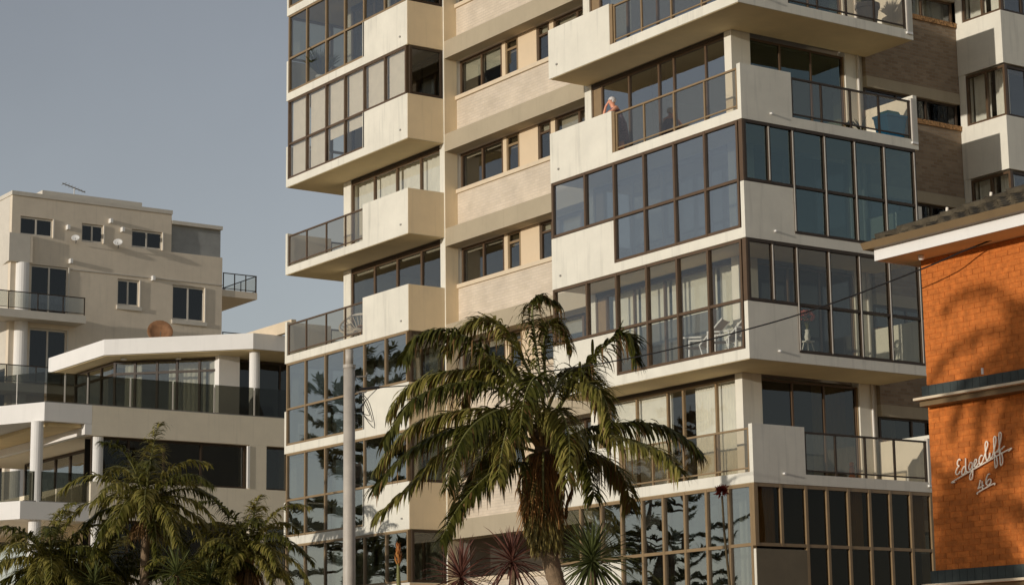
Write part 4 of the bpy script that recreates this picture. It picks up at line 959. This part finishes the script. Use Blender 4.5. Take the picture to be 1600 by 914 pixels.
for i in range(3):
    MB().tube(spline([W_(.16, PZ-.47), W_(.30+.05*i, PZ-.72), W_(.42+.05*i, PZ-1.0-.13*i), W_(.22+.02*i, PZ-.85), W_(.58, PZ-.45)], 18), .008, 5).build('cable_loop', 'black', po)
MB().tube(spline([W_(.13, PZ-.42), W_(.10, PZ-.6), W_(.14, PZ-.95), W_(.2, PZ-1.25)], 12), .008, 5).build('cable_loop', 'black', po)
cb = [(-37.63, 22.65, 7.9), (-37.02, 23.0, 7.89), (-34.1, 23.2, 7.68), (-30.21, 23.4, 7.55), (-26.98, 23.5, 7.63), (-25.19, 23.55, 7.75), (-23.27, 23.65, 7.99), (-22.56, 23.9, 8.19), (-21.99, 24.2, 8.36)]
tag(MB().tube(spline(cb, 60), .012, 6).build('overhead_cable', 'black'), 'black overhead cable sagging from the pole to the brick wall', 'cable')

# ================================================================ THINGS ON THE BALCONIES
def pot(name, loc, r, h, mat, label, cat='plant pot', plant=None, ph=.5, seed=1, pm_='yucca'):
    t = thing(name, loc, label, cat); c = Vector(loc); rr = random.Random(seed)
    MB().lathe(c, [(r*.72, 0), (r*.95, h*.8), (r*1.08, h*.82), (r*1.08, h), (r*.9, h), (r*.85, h*.9)], 16).build('pot', mat, t, smooth=False)
    if plant:
        mb = MB()
        for i in range(plant):
            a = rr.uniform(0, 6.28); d = Vector((math.cos(a)*rr.uniform(.1, .9), math.sin(a)*rr.uniform(.1, .9), 1)).normalized(); q = c+Vector((0, 0, h*.9)); pp = [q]
            for k in range(4): q = q+d*ph/4*rr.uniform(.7, 1.2); d = (d+Vector((0, 0, -.16))).normalized(); pp.append(q)
            mb.strip(pp, [.012, .03, .035, .02, .003], d.cross(Vector((rr.gauss(0, 1), rr.gauss(0, 1), 0))).normalized())
        mb.build('foliage', pm_, t)
    return t
f = lambda k: zk(k)+.252
pot('potted_plant', (-59.35, 33.55, f(5)), .17, .33, 'plastic_white', 'leafy plant in white pot behind the top left glazing', 'potted plant', 90, .95, 4, 'leaf')
pot('terracotta_pot', (-38.62, 33.6, f(0)+.05), .15, .42, 'terracotta', 'terracotta pot at the corner of the lower right balcony')
pot('potted_plant', (-38.6, 36.95, f(3)), .10, .12, 'terracotta', 'small green plant on the balcony edge left of the blue crate', 'potted plant', 40, .22, 6, 'leaf')
pot('potted_plant', (-38.6, 37.35, f(3)), .09, .10, 'terracotta', 'thin sprigs in a low pot just left of the blue crate', 'potted plant', 8, .4, 7, 'leaf')
pot('potted_plant', (-38.75, 37.9, f(4)), .30, .66, 'concrete', 'leafy plant in a big grey pot on the top right balcony', 'potted plant', 80, .5, 8, 'leaf')
bn = thing('blue_crate', (-38.75, 38.15, f(3)), 'blue plastic storage crate on the balcony beside the white end wall', 'crate')
x, y, z = -38.56, 38.33, f(3)
MB().hull8([(x-.2, y-.26, z), (x+.2, y-.26, z), (x+.2, y+.26, z), (x-.2, y+.26, z), (x-.26, y-.33, z+.55), (x+.26, y-.33, z+.55), (x+.26, y+.33, z+.55), (x-.26, y+.33, z+.55)]).build('tub', 'bin_blue', bn)
MB().box(x-.28, x+.28, y-.35, y+.35, z+.551, z+.61).build('rim', 'bin_blue', bn)
MB().hull8([(x-.2, y-.26, z+.611), (x+.2, y-.26, z+.611), (x+.2, y+.2, z+.611), (x-.2, y+.2, z+.611), (x-.16, y-.22, z+.72), (x+.16, y-.22, z+.72), (x+.16, y+.16, z+.72), (x-.16, y+.16, z+.72)]).build('lid', 'bin_lid', bn)
# round wire chair and side table on the left balcony
wc = thing('basket_chair', (-57.6, 33.6, f(2)), 'round white basket chair on the left balcony', 'chair')
c = Vector((-57.45, 33.7, f(2)+.62)); ax = Vector((.35, -.6, .72)).normalized(); u = ax.cross(Vector((0, 0, 1))).normalized(); v = ax.cross(u)
MB().tube([c+(u*math.cos(a*.2617)+v*math.sin(a*.2617))*.5 for a in range(25)], .034, 6, False).build('rim', 'plastic_white', wc)
for i in range(12):
    a = i*.2617; e = u*math.cos(a)+v*math.sin(a); MB().tube(spline([c+e*.5, c+e*.3-ax*.24, c-e*.3-ax*.24, c-e*.5], 12), .014, 5).build('wire', 'plastic_white', wc)
for dx, dy in ((-.25, -.2), (.25, -.2), (.25, .25), (-.25, .25)): MB().tube([c-ax*.22, (c.x+dx, c.y+dy, f(2))], .014, 6).build('leg', 'plastic_white', wc)
st = thing('side_table', (-56.35, 33.6, f(2)), 'small wooden side table next to the round basket chair', 'table')
MB().lathe((-56.7, 33.65, f(2)+.38), [(.24, 0), (.26, .01), (.26, .03), (.24, .04)], 18).build('table_top', 'wood', st)
for i in range(3): a = i*2.09; MB().tube([(-56.7+.1*math.cos(a), 33.65+.1*math.sin(a), f(2)+.38), (-56.7+.2*math.cos(a), 33.65+.2*math.sin(a), f(2))], .016, 6).build('leg', 'wood', st)
pot('white_vase', (-56.3, 33.5, f(2)), .12, .5, 'plastic_white', 'white vase at the end of the left balcony rail', 'vase')
def armchair(loc, rz, label, sl='plastic_white', recl=.35):
    t = thing('garden_chair', loc, label, 'chair'); Rm = Matrix.Rotation(rz, 3, 'Z'); L_ = Vector(loc)
    w = lambda p: L_+Rm @ Vector(p)
    mb = MB(); n = 7
    mb.strip([w((0, -.24, .42)), w((0, 0, .40)), w((0, .22, .40))], [.24]*3, Rm @ Vector((1, 0, 0))); mb.build('seat', sl, t)
    mb = MB(); mb.strip([w((0, .23, .41)), w((0, .23+recl*.5, .72)), w((0, .23+recl, 1.02))], [.23]*3, Rm @ Vector((1, 0, 0))); mb.build('backrest', sl, t)
    for s_ in (-1, 1):
        MB().tube([w((s_*.26, -.26, 0)), w((s_*.26, -.24, .64))], .022, 6).build('leg', 'plastic_white', t)
        MB().tube([w((s_*.26, .34, 0)), w((s_*.26, .22, .42)), w((s_*.26, .23+recl, 1.04))], .022, 6).build('leg', 'plastic_white', t)
        MB().tube([w((s_*.26, -.26, .64)), w((s_*.26, .28, .62))], .022, 6).build('armrest', 'plastic_white', t)
    return t
armchair((-60.05, 33.6, f(1)), R(-75), 'white garden chair behind the far left glazing')
armchair((-40.9, 33.65, f(1)), R(-60), 'leftmost white framed recliner inside the glazed right balcony', 'sling', .6)
armchair((-39.9, 33.65, f(1)), R(-60), 'middle white framed recliner inside the glazed right balcony', 'sling', .6)
armchair((-39.2, 33.72, f(1)), R(-20), 'recliner nearest the corner inside the glazed right balcony', 'sling', .6)
vz = thing('flower_vase', (-38.76, 35.42, f(1)), 'pink flowers in a white vase on a stand behind the side glazing', 'flowers')
c = Vector((-38.76, 35.42, f(1)+.42))
MB().lathe(c, [(.05, 0), (.08, .1), (.05, .22), (.06, .28)], 12).build('vase', 'plastic_white', vz)
for dx, dy in ((-.13, -.13), (.13, -.13), (.13, .13), (-.13, .13)): MB().tube([c+Vector((dx*.5, dy*.5, -.02)), c+Vector((dx, dy, -.42))], .014, 5).build('stand_leg', 'plastic_white', vz)
MB().box(c.x-.12, c.x+.12, c.y-.12, c.y+.12, c.z-.03, c.z-.001).build('stand_top', 'plastic_white', vz)
mb = MB()
for i in range(120):
    d = Vector((rg.gauss(0, 1), rg.gauss(0, 1.3), rg.gauss(.2, .8))).normalized(); a = c+Vector((0, 0, .62))+Vector((d.x*.1, d.y*.2, d.z*.11)); b = a+d*.05
    mb.strip([a, (a+b)/2, b], [.015, .022, .004], d.cross(Vector((rg.gauss(0, 1), rg.gauss(0, 1), rg.gauss(0, 1)))).normalized())
mb.build('blooms', 'pink', vz)
mb = MB()
for i in range(14): a = rg.uniform(0, 6.28); mb.tube([c+Vector((0, 0, .25)), c+Vector((math.cos(a)*.08, math.sin(a)*.12, .6))], .005, 4)
mb.build('stems', 'stem_g', vz)
gn = thing('garden_statuette', (-38.5, 36.5, f(0)), 'small pink statuette on the floor behind the lower right railing', 'statuette')
MB().lathe((-38.5, 36.45, f(0)), [(.09, 0), (.09, .05), (.06, .1), (.07, .2), (.05, .27), (.02, .29)], 12).build('body', 'terracotta', gn)
MB().lathe((-38.5, 36.45, f(0)+.28), [(.02, 0), (.055, .04), (.055, .09), (.02, .13)], 12).build('head', 'terracotta', gn)

# ================================================================ PERSON leaning on the balcony edge
def person(loc, facing, label):
    t = thing('person', loc, label, 'person'); F = f(3)
    V = []; E_ = []; Rd = []
    def add(p, r, par=None):
        V.append(p); Rd.append(r)
        if par is not None: E_.append((par, len(V)-1))
        return len(V)-1
    # local: -y is forward (over the rail), x to her left
    pel = add((0, .10, .92), .145); wa = add((0, .05, 1.08), .125, pel); ch = add((0, -.06, 1.27), .14, wa); nk = add((0, -.11, 1.41), .055, ch)
    hd = add((0, -.15, 1.50), .085, nk); tp = add((0, -.16, 1.60), .075, hd); ns = add((0, -.245, 1.515), .018, hd)
    for s_ in (-1, 1):
        hp = add((s_*.09, .11, .86), .09, pel); kn = add((s_*.10, .08, .47), .06, hp); an_ = add((s_*.10, .12, .08), .04, kn); add((s_*.11, -.02, .035), .035, an_)
    def arm(s_, el, wr, hand_dir, up):
        sh = add((s_*.175, -.07, 1.34), .058, ch); e = add(el, .045, sh); w_ = add(wr, .03, e)
        hd_ = Vector(hand_dir).normalized(); sd_ = Vector(up).cross(hd_).normalized(); W_ = Vector(wr); pl = add(tuple(W_+hd_*.06), .03, w_)
        for i, (o, l) in enumerate(((-.03, .075), (-.01, .085), (.01, .08), (.028, .065))):
            a = add(tuple(W_+hd_*.095+sd_*o), .010, pl); b_ = add(tuple(W_+hd_*(.095+l*.5)+sd_*o*1.1+Vector(up)*.006), .009, a); add(tuple(W_+hd_*(.095+l)+sd_*o*1.1-Vector(up)*.02), .008, b_)
        a = add(tuple(W_+hd_*.04-sd_*.04), .011, pl); add(tuple(W_+hd_*.085-sd_*.06), .009, a)
    arm(-1, (-.24, -.30, 1.18), (-.13, -.27, 1.42), (.5, .35, .8), (0, -1, .2))        # hand raised to the side of her face
    arm(1, (.27, -.30, 1.12), (.05, -.36, 1.10), (-1, -.1, -.05), (0, 0, 1))           # forearm along the rail
    me = bpy.data.meshes.new('body'); me.from_pydata(V, E_, []); me.materials.append(M['skin'])
    b = place('body', me, loc, t)
    mo = b.modifiers.new('skin', 'SKIN'); mo.use_smooth_shade = True
    for i, sv in enumerate(me.skin_vertices[0].data): sv.radius = (Rd[i], Rd[i]*(.86 if i < 4 else 1)); sv.use_root = (i == 0)
    sb = b.modifiers.new('sub', 'SUBSURF'); sb.levels = 1; sb.render_levels = 2
    b.rotation_euler.z = facing
    Rz = Matrix.Rotation(facing, 3, 'Z'); W = lambda p: Vector(loc)+Rz @ Vector(p)
    # sleeveless dress
    mb = MB(); prof = [(.42, .235, .14), (.75, .20, .12), (.95, .178, .105), (1.08, .155, .06), (1.2, .168, .0), (1.30, .168, -.06), (1.345, .13, -.085)]; n = 18
    for z, r, yo in prof:
        for k in range(n): a = k/n*6.283; mb.v.append(tuple(W((r*math.cos(a), yo+r*.78*math.sin(a), z))))
    for i in range(len(prof)-1):
        for k in range(n): j = (k+1) % n; mb.f.append((i*n+k, i*n+j, (i+1)*n+j, (i+1)*n+k))
    mb.build('dress', 'dress', t, smooth=True)
    mb = MB()                                     # short white hair: cap with a fringe
    prof = [(.02, .125), (.05, .115), (.085, .08), (.108, .03), (.112, -.02), (.100, -.075), (.09, -.09)]
    cc = W((0, -.13, 1.555))
    for i in range(170):
        a = rg.uniform(0, 6.283); el = rg.uniform(-.35, 1.5); d = Vector((math.cos(a)*math.cos(el), math.sin(a)*math.cos(el), math.sin(el)))
        loc_ = Rz.inverted() @ d
        if loc_.y < -.45 and loc_.z < .35: continue
        p = cc+d*.094; tg = (Vector((0, 0, -1))-d*(-d.z)).normalized() if abs(d.z) < .97 else Vector((1, 0, 0))
        mb.strip([p-tg*.04, p+d*.012, p+tg*.045], [.018, .026, .014], d.cross(tg).normalized())
    mb.build('hair', 'hair', t)
    for s_ in (-1, 1): MB().lathe(W((s_*.034, -.232, 1.535)), [(.002, -.009), (.009, -.003), (.009, .003), (.002, .009)], 8).build('eye', 'eye', t)
    return t
person((-43.72, 33.58, f(3)), R(-20), 'white haired person in a sleeveless print dress leaning on the balcony rail')
